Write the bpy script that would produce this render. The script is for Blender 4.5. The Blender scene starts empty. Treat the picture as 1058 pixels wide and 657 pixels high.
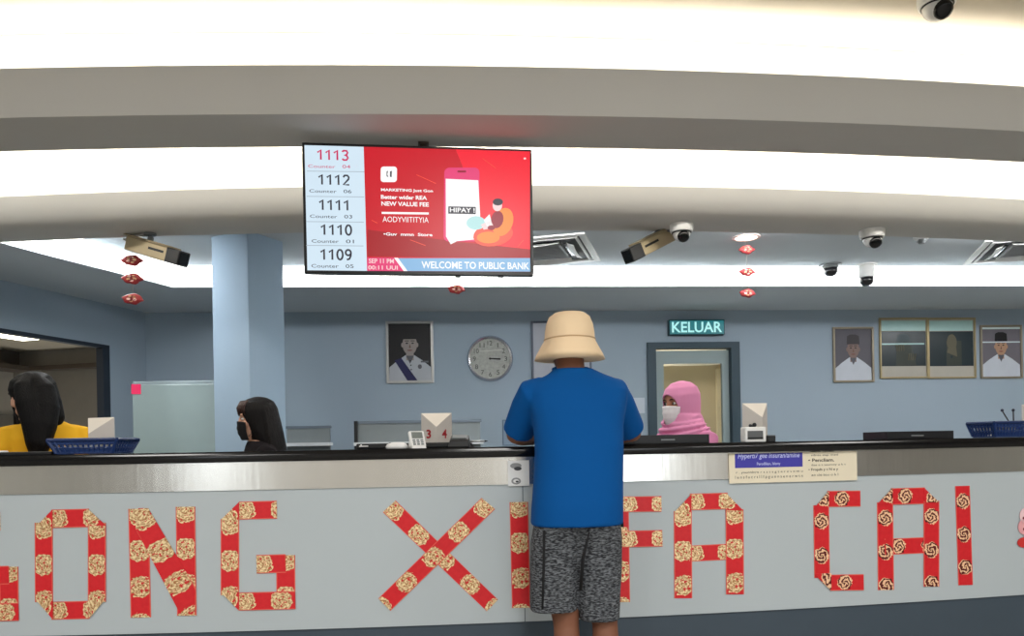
import bpy, bmesh, math, random
from mathutils import Vector, Matrix, Euler
random.seed(7)
C = bpy.context.scene.collection
PI = math.pi
# ------------------------------------------------------------------ camera
f = 780.0
PHI = math.radians(4.5); RHO = math.radians(1.04)
EYE = Vector((0, 0, 1.09))
F = Vector((math.sin(PHI), math.cos(PHI), 0))
R0 = Vector((math.cos(PHI), -math.sin(PHI), 0)); U0 = Vector((0, 0, 1))
RV = R0 * math.cos(RHO) - U0 * math.sin(RHO)
UV = U0 * math.cos(RHO) + R0 * math.sin(RHO)
cam = bpy.data.cameras.new('camera'); cam.sensor_width = 36; cam.lens = f / 1058 * 36
cam.shift_y = 131.5 / 1058; cam.clip_start = .02
co = bpy.data.objects.new('camera', cam); C.objects.link(co)
m = Matrix((RV, UV, -F)).transposed().to_4x4(); m.translation = EYE
co.matrix_world = m
bpy.context.scene.camera = co

def ray(px, py): return F + RV * ((px - 529) / f) + UV * ((460 - py) / f)
def P(px, py, Y=None, z=None):
    """where the sight line of a measured point meets a wall Y or a height z"""
    d = ray(px, py)
    t = (Y / d.y) if Y is not None else ((z - EYE.z) / d.z)
    return EYE + d * t
def front(X): return 2.915 + .026 * (X + .05) ** 2          # plan curve of the counter face
def Pc(px, py, off=0.0):
    d = ray(px, py); Y = 2.95
    for _ in range(12):
        X = d.x * Y / d.y; Y = front(X) + off
    return EYE + d * (Y / d.y)
def beam1(X): return 2.92 + .0205 * (X - .5) ** 2
def beam1b(X): return 3.228 + .018 * (X - .4) ** 2
def beam2(X): return 4.19 + .0245 * (X - .8) ** 2
def beam2b(X): return 4.51 + .0243 * (X - .77) ** 2

# ------------------------------------------------------------------ materials
def lin(c):
    c = c / 255.0
    return c / 12.92 if c <= .04045 else ((c + .055) / 1.055) ** 2.4
def col(rgb): return (lin(rgb[0]), lin(rgb[1]), lin(rgb[2]), 1)
MATS = {}
def mat(name, rgb, rough=.6, metal=0.0, noise=.04, scale=8.0, bump=0.0, bscale=60.0, emit=0.0, spec=.4, trans=0.0, coat=0.0, stretch=None):
    if name in MATS: return MATS[name]
    mt = bpy.data.materials.new(name); mt.use_nodes = True
    nt = mt.node_tree; b = nt.nodes['Principled BSDF']; L = nt.links.new
    b.inputs['Roughness'].default_value = rough; b.inputs['Metallic'].default_value = metal
    b.inputs['Specular IOR Level'].default_value = spec
    b.inputs['Transmission Weight'].default_value = trans
    b.inputs['Coat Weight'].default_value = coat
    tc = nt.nodes.new('ShaderNodeTexCoord')
    src = tc.outputs['Object']
    if stretch:
        mp = nt.nodes.new('ShaderNodeMapping'); mp.inputs['Scale'].default_value = stretch
        L(src, mp.inputs['Vector']); src = mp.outputs['Vector']
    n = nt.nodes.new('ShaderNodeTexNoise'); n.inputs['Scale'].default_value = scale; n.inputs['Detail'].default_value = 4
    L(src, n.inputs['Vector'])
    mx = nt.nodes.new('ShaderNodeMix'); mx.data_type = 'RGBA'
    c = col(rgb)
    mx.inputs['A'].default_value = tuple(max(0, v * (1 - noise * 2)) for v in c[:3]) + (1,)
    mx.inputs['B'].default_value = tuple(min(1, v * (1 + noise * 2)) for v in c[:3]) + (1,)
    L(n.outputs['Fac'], mx.inputs['Factor']); L(mx.outputs['Result'], b.inputs['Base Color'])
    if emit:
        L(mx.outputs['Result'], b.inputs['Emission Color']); b.inputs['Emission Strength'].default_value = emit
    if bump:
        n2 = nt.nodes.new('ShaderNodeTexNoise'); n2.inputs['Scale'].default_value = bscale
        L(src, n2.inputs['Vector'])
        bp = nt.nodes.new('ShaderNodeBump'); bp.inputs['Strength'].default_value = bump; bp.inputs['Distance'].default_value = .01
        L(n2.outputs['Fac'], bp.inputs['Height']); L(bp.outputs['Normal'], b.inputs['Normal'])
    MATS[name] = mt
    return mt
def screen(name, rgb, s=1.0):
    if name in MATS: return MATS[name]
    mt = mat(name, rgb, .3, emit=s, noise=.02)
    b = mt.node_tree.nodes['Principled BSDF']
    for l in list(b.inputs['Base Color'].links): mt.node_tree.links.remove(l)
    b.inputs['Base Color'].default_value = (.01, .01, .01, 1)
    return mt

M_CEIL = mat('ceiling_plaster', (205, 197, 184), .85, noise=.01)
M_BEAM = mat('beam_plaster', (197, 195, 190), .85, noise=.015, scale=2)
M_BACKCEIL = mat('back_ceiling_plaster', (196, 203, 208), .85, noise=.01)
M_COVE = mat('cove_white', (240, 238, 230), .8, noise=.01)
M_BLUE = mat('blue_wall_paint', (157, 173, 187), .75, noise=.02, scale=1.5)
M_HALL = mat('hall_wall_paint', (205, 205, 200), .8, noise=.02)
M_FLOOR = mat('floor_tile', (150, 148, 142), .35, noise=.05)
M_PANEL = mat('counter_laminate', (176, 185, 189), .5, noise=.008, scale=2)
M_KICK = mat('kick_laminate', (62, 74, 85), .5, noise=.03)
M_BLACK = mat('black_stone', (12, 12, 14), .15, noise=.05)
M_SEAM = mat('seam_grey', (90, 100, 106), .8)  # darker grey of the joint line in the counter front
M_DARKP = mat('dark_plastic', (22, 23, 26), .4)
M_WHITEP = mat('white_plastic', (228, 228, 226), .4)
M_GREYP = mat('grey_plastic', (120, 124, 126), .45)
M_BEIGEP = mat('beige_metal', (176, 160, 128), .45)
M_LENS = mat('black_lens', (6, 6, 8), .08)
M_SMOKE = mat('smoked_dome', (20, 20, 24), .06, coat=.6)
M_CHROME = mat('chrome', (200, 200, 205), .18, metal=1)
M_ALU = mat('aluminium', (178, 180, 182), .35, metal=.8)
M_PAPER = mat('white_paper', (226, 224, 218), .8)
M_CARD = mat('grey_card', (196, 190, 184), .75)
M_REDINK = mat('red_ink', (158, 30, 40), .6)
M_BLACKINK = mat('black_ink', (30, 28, 28), .7)

def steel():
    mt = mat('brushed_steel', (222, 220, 215), .22, metal=1.0, noise=.03, scale=3, bump=.04, bscale=6, stretch=(6, 6, .6))
    return mt
M_STEEL = steel()

# ------------------------------------------------------------------ mesh builder
class MB:
    def __init__(s): s.v = []; s.f = []; s.mi = []; s.uv = {}; s.M = Matrix.Identity(4); s.cur = 0
    def add(s, vs, fs, mi=None):
        o = len(s.v); s.v += [s.M @ Vector(v) for v in vs]
        for q in fs: s.f.append([o + i for i in q]); s.mi.append(s.cur if mi is None else mi)
        return o
    def box(s, c, d, mi=None, rot=None):
        hx, hy, hz = d[0] / 2, d[1] / 2, d[2] / 2
        vs = [Vector((x, y, z)) for x in (-hx, hx) for y in (-hy, hy) for z in (-hz, hz)]
        if rot: R = Euler(rot).to_matrix(); vs = [R @ v for v in vs]
        c = Vector(c)
        s.add([v + c for v in vs], [(0, 1, 3, 2), (4, 6, 7, 5), (0, 4, 5, 1), (2, 3, 7, 6), (0, 2, 6, 4), (1, 5, 7, 3)], mi)
    def hexa(s, q0, q1, mi=None):       # prism between two equal polygons
        n = len(q0)
        s.add(list(q0) + list(q1), [tuple(range(n))[::-1], tuple(range(n, 2 * n))] + [(i, (i + 1) % n, n + (i + 1) % n, n + i) for i in range(n)], mi)
    def poly(s, pts, y, t=.001, mi=None):  # flat shape in the local xz plane, facing -y, standing proud from y
        s.hexa([(x, y, z) for x, z in pts], [(x, y - t, z) for x, z in pts], mi)
    def rect(s, x0, x1, z0, z1, y, t=.001, mi=None): s.poly([(x0, z0), (x1, z0), (x1, z1), (x0, z1)], y, t, mi)
    def ell(s, cx, cz, rx, rz, y, t=.001, mi=None, n=24, a0=0, a1=2 * PI):
        full = abs(a1 - a0 - 2 * PI) < 1e-6
        k = n if full else n + 1
        s.poly([(cx + rx * math.cos(a0 + (a1 - a0) * i / n), cz + rz * math.sin(a0 + (a1 - a0) * i / n)) for i in range(k)], y, t, mi)
    def rings(s, rs, mi=None, cap=True):
        n = len(rs[0]); vs = [p for r in rs for p in r]; fs = []
        for k in range(len(rs) - 1):
            for i in range(n):
                fs.append((k * n + i, k * n + (i + 1) % n, (k + 1) * n + (i + 1) % n, (k + 1) * n + i))
        if cap: fs.append(tuple(range(n))[::-1]); fs.append(tuple(range((len(rs) - 1) * n, len(rs) * n)))
        s.add(vs, fs, mi)
    def tube(s, path, rad, mi=None, n=12, flat=1.0, up=None):
        path = [Vector(p) for p in path]
        if not isinstance(rad, (list, tuple)): rad = [rad] * len(path)
        rs = []; prev = None
        for i, p in enumerate(path):
            t = (path[min(i + 1, len(path) - 1)] - path[max(i - 1, 0)]).normalized()
            if prev is None:
                a = Vector(up) if up else (Vector((0, 0, 1)) if abs(t.z) < .9 else Vector((1, 0, 0)))
                a = (a - t * a.dot(t)).normalized()
            else: a = (prev - t * prev.dot(t)).normalized()
            prev = a; b = t.cross(a)
            rs.append([p + a * math.cos(2 * PI * k / n) * rad[i] * flat + b * math.sin(2 * PI * k / n) * rad[i] for k in range(n)])
        s.rings(rs, mi)
    def lathe(s, prof, c=(0, 0, 0), n=28, mi=None, sx=1, sy=1, M=None, wob=None):
        rs = []
        for r, z in prof:
            ring = []
            for k in range(n):
                a = 2 * PI * k / n; rr = max(r, 1e-4) * (wob(a, z) if wob else 1)
                v = Vector((rr * math.cos(a) * sx, rr * math.sin(a) * sy, z))
                if M: v = M @ v
                ring.append(v + Vector(c))
            rs.append(ring)
        s.rings(rs, mi)
    def levels(s, lv, n=28, e=2.0, mi=None):   # stacked ellipses: (cx, cy, z, rx, ry)
        rs = []
        for cx, cy, z, rx, ry in lv:
            ring = []
            for k in range(n):
                a = 2 * PI * k / n; ca, sa = math.cos(a), math.sin(a)
                ring.append(Vector((cx + rx * math.copysign(abs(ca) ** (2 / e), ca), cy + ry * math.copysign(abs(sa) ** (2 / e), sa), z)))
            rs.append(ring)
        s.rings(rs, mi)
    def ball(s, c, r, mi=None, n=16):
        if not isinstance(r, (list, tuple)): r = (r, r, r)
        rs = []
        for j in range(n // 2 + 1):
            th = PI * j / (n // 2); q = max(math.sin(th), 1e-3)
            rs.append([Vector((c[0] + r[0] * q * math.cos(2 * PI * k / n), c[1] + r[1] * q * math.sin(2 * PI * k / n), c[2] - r[2] * math.cos(th))) for k in range(n)])
        s.rings(rs, mi)
    def build(s, name, mats, parent=None, smooth=False, world=False, bevel=0, remesh=0, relax=3, cut=None, thick=0, crease=None):
        if not isinstance(mats, (list, tuple)): mats = [mats]
        me = bpy.data.meshes.new(name)
        off = Vector((0, 0, 0))
        if world and parent is not None:
            q = parent
            while q: off = off + q.location; q = q.parent
        me.from_pydata([v - off for v in s.v], [], s.f)
        for p, k in zip(me.polygons, s.mi): p.material_index = min(k, len(mats) - 1)
        bm = bmesh.new(); bm.from_mesh(me); bmesh.ops.recalc_face_normals(bm, faces=bm.faces); bm.to_mesh(me); bm.free()
        o = bpy.data.objects.new(name, me); C.objects.link(o)
        for mm in mats: me.materials.append(mm)
        if remesh:
            md = o.modifiers.new('r', 'REMESH'); md.mode = 'VOXEL'; md.voxel_size = remesh
            sm = o.modifiers.new('s', 'SMOOTH'); sm.factor = .5; sm.iterations = relax
            bake(o)
            if cut:
                bm = bmesh.new(); bm.from_mesh(o.data)
                bmesh.ops.delete(bm, geom=[q for q in bm.faces if cut(q.calc_center_median())], context='FACES')
                bm.to_mesh(o.data); bm.free()
            if thick:
                md = o.modifiers.new('t', 'SOLIDIFY'); md.thickness = thick; md.offset = -1; bake(o)
            if not o.data.materials:
                o.data.materials.append(mats[0])
            smooth = True
        if bevel:
            md = o.modifiers.new('b', 'BEVEL'); md.width = bevel; md.segments = 2; md.limit_method = 'ANGLE'; bake(o)
        if smooth:
            for p in o.data.polygons: p.use_smooth = True
            if smooth == 'auto':
                bm = bmesh.new(); bm.from_mesh(o.data)
                for e in bm.edges:
                    if len(e.link_faces) == 2 and e.calc_face_angle(0) > .7: e.smooth = False
                bm.to_mesh(o.data); bm.free()
        if parent is not None: o.parent = parent
        return o
def bake(o):
    dg = bpy.context.evaluated_depsgraph_get(); dg.update()
    ms = list(o.data.materials)
    nm = bpy.data.meshes.new_from_object(o.evaluated_get(dg)); old = o.data
    o.modifiers.clear(); o.data = nm; nm.name = old.name
    if len(nm.materials) < len(ms):
        nm.materials.clear()
        for q in ms: nm.materials.append(q)
    bpy.data.meshes.remove(old)

def tag(o, label=None, cat=None, group=None, kind=None):
    if label: o['label'] = label
    if cat: o['category'] = cat
    if group: o['group'] = group
    if kind: o['kind'] = kind
    return o
def thing(name, loc, label, cat, group=None, rz=0):
    o = bpy.data.objects.new(name, None); C.objects.link(o); o.empty_display_size = .05
    o.location = loc; o.rotation_euler = (0, 0, rz)
    return tag(o, label, cat, group)
def copy_tree(o, parent=None, label=None):
    c = o.copy(); C.objects.link(c); c.parent = parent
    if label: c['label'] = label
    for ch in list(o.children): copy_tree(ch, c)
    return c
def text(name, body, parent, x0, x1, z0, z1, y, mt, t=.0006, shear=0.0, bold=0.0, M=None):
    """lettering fitted into a box of the parent's xz plane, facing -y"""
    cu = bpy.data.curves.new(name, 'FONT'); cu.body = body; cu.size = 1; cu.shear = shear; cu.offset = bold
    cu.align_x = 'LEFT'; cu.resolution_u = 3; cu.space_line = .85
    to = bpy.data.objects.new(name, cu); C.objects.link(to)
    dg = bpy.context.evaluated_depsgraph_get(); dg.update()
    me = bpy.data.meshes.new_from_object(to.evaluated_get(dg)); bpy.data.objects.remove(to); bpy.data.curves.remove(cu)
    xs = [v.co.x for v in me.vertices]; ys = [v.co.y for v in me.vertices]
    ax, bx, ay, by = min(xs), max(xs), min(ys), max(ys)
    for v in me.vertices:
        q = Vector((x0 + (v.co.x - ax) / (bx - ax) * (x1 - x0), y - t, z0 + (v.co.y - ay) / max(by - ay, 1e-6) * (z1 - z0)))
        v.co = M @ q if M else q
    me.materials.clear(); me.materials.append(mt)
    o = bpy.data.objects.new(name, me); C.objects.link(o); o.parent = parent
    return o
def sweep(mb, prof, curve, x0, x1, n=64, mi=None):
    """a profile of (distance behind the curve, height) carried along a plan curve"""
    rs = []
    for i in range(n + 1):
        X = x0 + (x1 - x0) * i / n; Y = curve(X)
        rs.append([Vector((X, Y + d, z)) for d, z in prof])
    mb.rings(rs, mi)
def struct(mb, name, mats, smooth=False, **k):
    o = mb.build(name, mats, smooth=smooth, **k); return tag(o, kind='structure')

# ------------------------------------------------------------------ room shell
H = 2.84; HB = 2.565; HS = 2.39; YW = 7.3
mb = MB(); mb.box((1.5, 1.2, -.05), (16, 14.6, .1)); struct(mb, 'floor', M_FLOOR)
mb = MB(); mb.box((1.5, .05, H + .05), (16, 9.6, .1)); struct(mb, 'ceiling', M_CEIL)
# curved beams with light troughs behind their lips
mb = MB()
sweep(mb, [(0, 2.56), (.006, 2.50), (.022, 2.43), (.04, 2.39), (.36, 2.39), (.36, 2.42), (.07, 2.42), (.03, 2.56)], beam1, -6.3, 9.3, 90)
struct(mb, 'trim_1', M_BEAM, 'auto')
mb = MB(); sweep(mb, [(-.02, 2.40), (.0, 2.40), (.0, H - .002), (-.02, H - .002)], lambda X: beam1b(X), -6.3, 9.3, 90)
struct(mb, 'trim_2', M_COVE, 'auto')
mb = MB()
sweep(mb, [(0, 2.54), (.02, 2.48), (.06, 2.43), (.11, 2.39), (.36, 2.39), (.36, 2.42), (.14, 2.42), (.03, 2.54)], beam2, -6.3, 9.3, 90)
struct(mb, 'trim_3', M_BEAM, 'auto')
mb = MB(); sweep(mb, [(-.02, 2.40), (.0, 2.40), (.0, H - .002), (-.02, H - .002)], lambda X: beam2b(X), -6.3, 9.3, 90)
struct(mb, 'trim_4', M_COVE, 'auto')
# lower ceiling of the office behind, its light slot and the perimeter soffit
E0 = Vector((-2.195, 6.18)); E1 = Vector((-2.885, 4.55))            # slot runs along the back and turns toward the camera on the left
WL0 = Vector((-2.84, YW)); WL1 = Vector((-4.17, 3.5))                # the flared left wall
def slab(name, pts, z0, z1, mt):
    q = MB(); q.hexa([(x, y, z0) for x, y in pts], [(x, y, z1) for x, y in pts]); return struct(q, name, mt)
mb = MB(); xs = [E1.x + (8.6 - E1.x) * i / 44 for i in range(45)]
rs = []
for x in xs:
    yb = E0.y if x >= E0.x else E1.y + (x - E1.x) / (E0.x - E1.x) * (E0.y - E1.y); ya = min(beam2b(x) + .001, yb - .002)
    rs.append([Vector((x, ya, HB)), Vector((x, yb, HB)), Vector((x, yb, HB + .04)), Vector((x, ya, HB + .04))])
mb.rings(rs); struct(mb, 'ceiling_office', M_BACKCEIL)
slab('trim_5', [(E0.x, E0.y), (9.3, E0.y), (9.3, YW), (WL0.x, YW)], HS, HS + .006, M_BACKCEIL)
slab('trim_6', [(E0.x, E0.y), (WL0.x, WL0.y), (-3.805, 4.55), (E1.x, E1.y)], HS, HS + .006, M_BACKCEIL)
mb = MB()
E0b, E1b = E0 + Vector((-.19, .26)), E1 + Vector((-.24, .05))
mb.box(((E0b.x + 9.3) / 2, E0b.y + .01, 2.62), (9.3 - E0b.x, .02, .42)); struct(mb, 'trim_7', M_COVE)
mb = MB(); mb.hexa([(E0b.x, E0b.y, 2.42), (E1b.x, E1b.y, 2.42), (E1b.x - .02, E1b.y, 2.42), (E0b.x - .02, E0b.y, 2.42)],
                   [(E0b.x, E0b.y, 2.83), (E1b.x, E1b.y, 2.83), (E1b.x - .02, E1b.y, 2.83), (E0b.x - .02, E0b.y, 2.83)]); struct(mb, 'trim_8', M_COVE)
slab('trim_9', [(-6.3, 4.4), (9.3, 4.4), (9.3, YW + .1), (-6.3, YW + .1)], 2.84, 2.9, M_COVE)

# back wall with a doorway
dL, dR, dT = P(668, 353, Y=YW), P(763, 353, Y=YW), 2.075
def wall_boxes(name, boxes, mt):
    q = MB()
    for c, d in boxes: q.box(c, d)
    return struct(q, name, mt)
def wb(x0, x1, z0, z1, y=YW, t=.12): return (((x0 + x1) / 2, y + t / 2, (z0 + z1) / 2), (x1 - x0, t, z1 - z0))
wall_boxes('wall_back', [wb(-3.2, dL.x, 0, 2.84), wb(dL.x, dR.x, dT, 2.84), wb(dR.x, 9.3, 0, 2.84)], M_BLUE)
mb = MB(); mb.box((9.35, 1.2, 1.45), (.1, 14.6, 2.9)); struct(mb, 'wall_right', M_HALL)
mb = MB(); mb.box((-6.35, -.5, 1.45), (.1, 9.0, 2.9)); struct(mb, 'wall_left_hall', M_HALL)
# flared left wall with a wide inner window; s runs along the wall from the back corner
wd = (WL1 - WL0); WLEN = wd.length; wd = wd / WLEN; wn = Vector((-wd.y, wd.x)); 
if wn.x < 0: wn = -wn                                               # into the room
def Pl(px, py):
    d = ray(px, py); n3 = Vector((wn.x, wn.y, 0)); t = (Vector((WL0.x, WL0.y, 1.09)) - EYE).dot(n3) / d.dot(n3); return EYE + d * t
def sl(p): return (Vector((p.x, p.y)) - WL0).dot(wd)
wa, wbz = Pl(108, 355), Pl(0, 342)
s0 = sl(Pl(112, 357)); s1 = 3.6; zt = Pl(112, 357).z; zb = .98
def lw(s, off, z): q = WL0 + wd * s - wn * off; return (q.x, q.y, z)
def lbox(mb, sa, sb, z0, z1, o0, o1, mi=None):
    mb.hexa([lw(sa, o0, z0), lw(sb, o0, z0), lw(sb, o1, z0), lw(sa, o1, z0)], [lw(sa, o0, z1), lw(sb, o0, z1), lw(sb, o1, z1), lw(sa, o1, z1)], mi)
mb = MB()
lbox(mb, 0, s0, 0, 2.84, 0, .1); lbox(mb, s1, WLEN, 0, 2.84, 0, .1); lbox(mb, s0, s1, 0, zb, 0, .1); lbox(mb, s0, s1, zt, 2.84, 0, .1)
struct(mb, 'wall_left', M_BLUE)
M_WFR = mat('window_frame_dark', (38, 48, 60), .5)
wroot = bpy.data.objects.new('window_1', None); C.objects.link(wroot); tag(wroot, kind='structure'); wroot.location = lw((s0 + s1) / 2, 0, zb)
mb = MB(); fw = .075
lbox(mb, s0, s0 + fw, zb, zt, -.012, .06); lbox(mb, s0 + fw, s1, zt - .03, zt, -.012, .06); lbox(mb, s1 - fw, s1, zb, zt - .03, -.012, .06); lbox(mb, s0 + fw, s1 - fw, zb, zb + .03, -.03, .06)
mb.build('window_frame', M_WFR, wroot, world=True)
# the side room seen through it
M_SIDE = mat('side_room_paint', (150, 138, 122), .8, noise=.03); M_SIDEC = mat('side_room_ceiling', (170, 156, 134), .8)
M_BROWN = mat('brown_board', (74, 62, 50), .7)
mb = MB(); lbox(mb, -1.2, 5.2, 0, 2.75, 2.9, 3.0); struct(mb, 'wall_side_room', M_SIDE)
mb = MB(); lbox(mb, -1.3, -1.2, 0, 2.75, .1, 3.0); struct(mb, 'wall_side_room_end', mat('side_room_grey', (120, 112, 100), .8))
mb = MB(); lbox(mb, -1.2, 5.2, 2.3, 2.36, .1, 2.9); struct(mb, 'ceiling_side_room', M_SIDEC)
mb = MB(); lbox(mb, -1.2, 5.2, 2.06, 2.11, 2.55, 2.9); lbox(mb, -1.2, 5.2, 2.11, 2.3, 2.8, 2.9); lbox(mb, -1.2, -1.1, 2.06, 2.11, .4, 2.55); struct(mb, 'trim_10', M_BROWN)
mb = MB(); lbox(mb, -1.2, 5.2, 1.38, 1.56, 2.87, 2.9); struct(mb, 'trim_11', mat('side_rail', (98, 90, 78), .7))
p = P(6, 346, z=2.29); sp0 = sl(p); op0 = -(Vector((p.x, p.y)) - WL0).dot(wn); pl = thing('ceiling_light', p, 'bright ceiling lamp inside the side room, top left of the inner window', 'lamp')
mb = MB(); lbox(mb, sp0 - .3, sp0 + .3, 2.275, 2.3, op0 - .12, op0 + .12); mb.build('diffuser', mat('lamp_diffuser', (255, 246, 225), .4, emit=6), pl, world=True)
mb = MB(); lbox(mb, sp0 - .33, sp0 + .33, 2.285, 2.3, op0 - .15, op0 + .15); mb.build('lamp_frame', M_WHITEP, pl, world=True)

# square pillar turned on its corner
mb = MB(); r = .237
pc = [(-1.405 + r * math.cos(math.radians(14.7 + 180 + 90 * i)), 5.41 + r * math.sin(math.radians(14.7 + 180 + 90 * i))) for i in range(4)]
mb.hexa([(x, y, 0) for x, y in pc], [(x, y, HB) for x, y in pc])
struct(mb, 'wall_pillar', mat('pillar_paint', (150, 172, 192), .75, noise=.015), bevel=.006)

# customer hall behind the camera: rear wall with glazed shopfront
M_MULL = mat('mullion_dark', (60, 62, 66), .5, metal=.3)
wins = [(-4.4, -3.55), (1.7, 3.7)]
bx = []; xs = [-6.3]; yr = -4.6
for a, b in wins: xs += [a, b]
xs += [9.3]
for i in range(0, len(xs), 2): bx.append(wb(xs[i], xs[i + 1], 0, 2.84, yr - .1, .1))
for a, b in wins: bx += [wb(a, b, 2.3, 2.84, yr - .1, .1), wb(a, b, 0, .12, yr - .1, .1)]
wall_boxes('wall_rear', bx, mat('rear_wall_paint', (210, 208, 204), .8))
for i, (a, b) in enumerate(wins):
    wr = bpy.data.objects.new('window_%d' % (i + 2), None); C.objects.link(wr); wr.location = ((a + b) / 2, yr, .12); tag(wr, kind='structure')
    mb = MB()
    for x in (a + .03, (a + b) / 2, b - .03): mb.box((x, yr - .05, 1.21), (.06, .08, 2.18))
    for z in (.15, 2.27): mb.box(((a + b) / 2, yr - .05, z), (b - a, .07, .06))
    mb.build('window_frame', M_MULL, wr, world=True)
mb = MB(); mb.box((1.5, -9, -.1), (24, 8.6, .1)); struct(mb, 'ground_outside', mat('paving', (170, 168, 160), .8))

# ------------------------------------------------------------------ door in the back wall
M_DFR = mat('door_frame_dark', (52, 72, 84), .5); M_LEAF = mat('door_leaf', (150, 166, 168), .55, noise=.02)
dr = bpy.data.objects.new('door_1', None); C.objects.link(dr); dr.location = ((dL.x + dR.x) / 2, YW, 0); tag(dr, kind='structure')
fwd = .085
mb = MB()
mb.box((dL.x + fwd / 2, YW + .04, dT / 2), (fwd, .14, dT)); mb.box((dR.x - fwd / 2, YW + .04, dT / 2), (fwd, .14, dT)); mb.box(((dL.x + dR.x) / 2, YW + .04, dT - .03), (dR.x - dL.x - 2 * fwd, .14, .06))
mb.build('door_frame', M_DFR, dr, world=True)
pa, pb = P(685, 376, Y=YW + .06), P(745, 376, Y=YW + .06)
lx0, lx1 = dL.x + fwd + .004, dR.x - fwd - .004; zt2 = pa.z; zb2 = .95
mb = MB(); yl = YW + .04
mb.box(((lx0 + pa.x) / 2, yl + .02, 1.0), (pa.x - lx0, .04, 2.0)); mb.box(((lx1 + pb.x) / 2, yl + .02, 1.0), (lx1 - pb.x, .04, 2.0))
mb.box(((pa.x + pb.x) / 2, yl + .02, (zt2 + 2.0) / 2), (pb.x - pa.x, .04, 2.0 - zt2)); mb.box(((pa.x + pb.x) / 2, yl + .02, zb2 / 2), (pb.x - pa.x, .04, zb2))
mb.build('door_leaf', M_LEAF, dr, world=True)
M_GLASS = bpy.data.materials.new('clear_glass'); M_GLASS.use_nodes = True
b = M_GLASS.node_tree.nodes['Principled BSDF']; b.inputs['Transmission Weight'].default_value = 1; b.inputs['Roughness'].default_value = 0; b.inputs['IOR'].default_value = 1.02
mb = MB(); mb.box(((pa.x + pb.x) / 2, yl + .02, (zt2 + zb2) / 2), (pb.x - pa.x, .006, zt2 - zb2)); mb.build('pane', M_GLASS, dr, world=True)
mb = MB(); mb.tube([(lx1 - .06, YW + .01, 1.0), (lx1 - .06, YW + .0, 1.0), (lx1 - .16, YW + .0, 1.0)], .01); mb.build('door_handle', M_CHROME, dr, world=True)
M_CORR = mat('corridor_cream', (196, 182, 150), .8, noise=.02)
mb = MB(); mb.box((2.5, 9.3, 1.45), (3.6, .1, 2.9)); struct(mb, 'wall_corridor', M_CORR)
mb = MB(); mb.box((4.1, 8.36, 1.45), (.1, 1.8, 2.9)); mb.box((.9, 8.36, 1.45), (.1, 1.8, 2.9)); struct(mb, 'wall_corridor_ends', M_CORR)
mb = MB(); mb.box((2.5, 8.3, 2.6), (3.3, 1.75, .08)); struct(mb, 'ceiling_corridor', M_CORR)
mb = MB(); mb.hexa([(.95, 9.25, 2.02), (4.05, 9.25, 2.06), (4.05, 9.25, 2.56), (.95, 9.25, 2.56)], [(.95, 9.0, 1.96), (4.05, 9.0, 2.09), (4.05, 9.0, 2.56), (.95, 9.0, 2.56)]); struct(mb, 'trim_12', mat('bulkhead_cream', (236, 226, 200), .8))
mb = MB(); xq = P(738, 430, Y=9.2).x; mb.box((xq + .12, 9.22, 1.0), (.16, .06, 2.0)); struct(mb, 'trim_13', mat('corridor_post', (208, 196, 164), .7))
# ------------------------------------------------------------------ counter
X0, X1 = -3.95, 5.2
cr = thing('service_counter', (0, front(0), 0), 'long curved pale grey service counter front with steel band, under the black top', 'counter')
ZT, ZB_, ZS, ZK = 1.085, 1.045, .939, .405
mb = MB(); sweep(mb, [(0, ZK), (0, ZS), (.05, ZS), (.05, ZK)], front, X0, X1, 90, 0)
for px in (541, ): 
    q = Pc(px, 560); w = .0016; mb.hexa([(q.x - w, front(q.x) - .0006, ZK), (q.x + w, front(q.x) - .0006, ZK), (q.x + w, front(q.x) - .0006, ZS), (q.x - w, front(q.x) - .0006, ZS)], [(q.x - w, front(q.x) + .002, ZK), (q.x + w, front(q.x) + .002, ZK), (q.x + w, front(q.x) + .002, ZS), (q.x - w, front(q.x) + .002, ZS)], 1)
mb.build('front_panel', [M_PANEL, M_SEAM], cr, 'auto', world=True)
mb = MB(); sweep(mb, [(-.006, ZS), (-.006, ZB_), (.05, ZB_), (.05, ZS)], front, X0, X1, 90); mb.build('steel_band', M_STEEL, cr, 'auto', world=True)
mb = MB(); sweep(mb, [(.01, 0), (.01, ZK), (.06, ZK), (.06, 0)], front, X0, X1, 90); mb.build('kick_board', M_KICK, cr, 'auto', world=True)
ct = MB(); sweep(ct, [(-.03, ZB_ + .004), (-.034, ZB_ + .012), (-.034, ZT - .012), (-.028, ZT), (.46, ZT), (.46, ZB_), (-.028, ZB_)], front, X0, X1, 90)
tag(ct.build('countertop', M_BLACK, None, 'auto'), 'glossy black countertop slab running along the top of the service counter', 'countertop')
mb = MB(); sweep(mb, [(.2, 0), (.2, ZB_), (.23, ZB_), (.23, 0)], front, X0, X1, 90); mb.build('rear_panel', M_PANEL, cr, 'auto', world=True)

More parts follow.
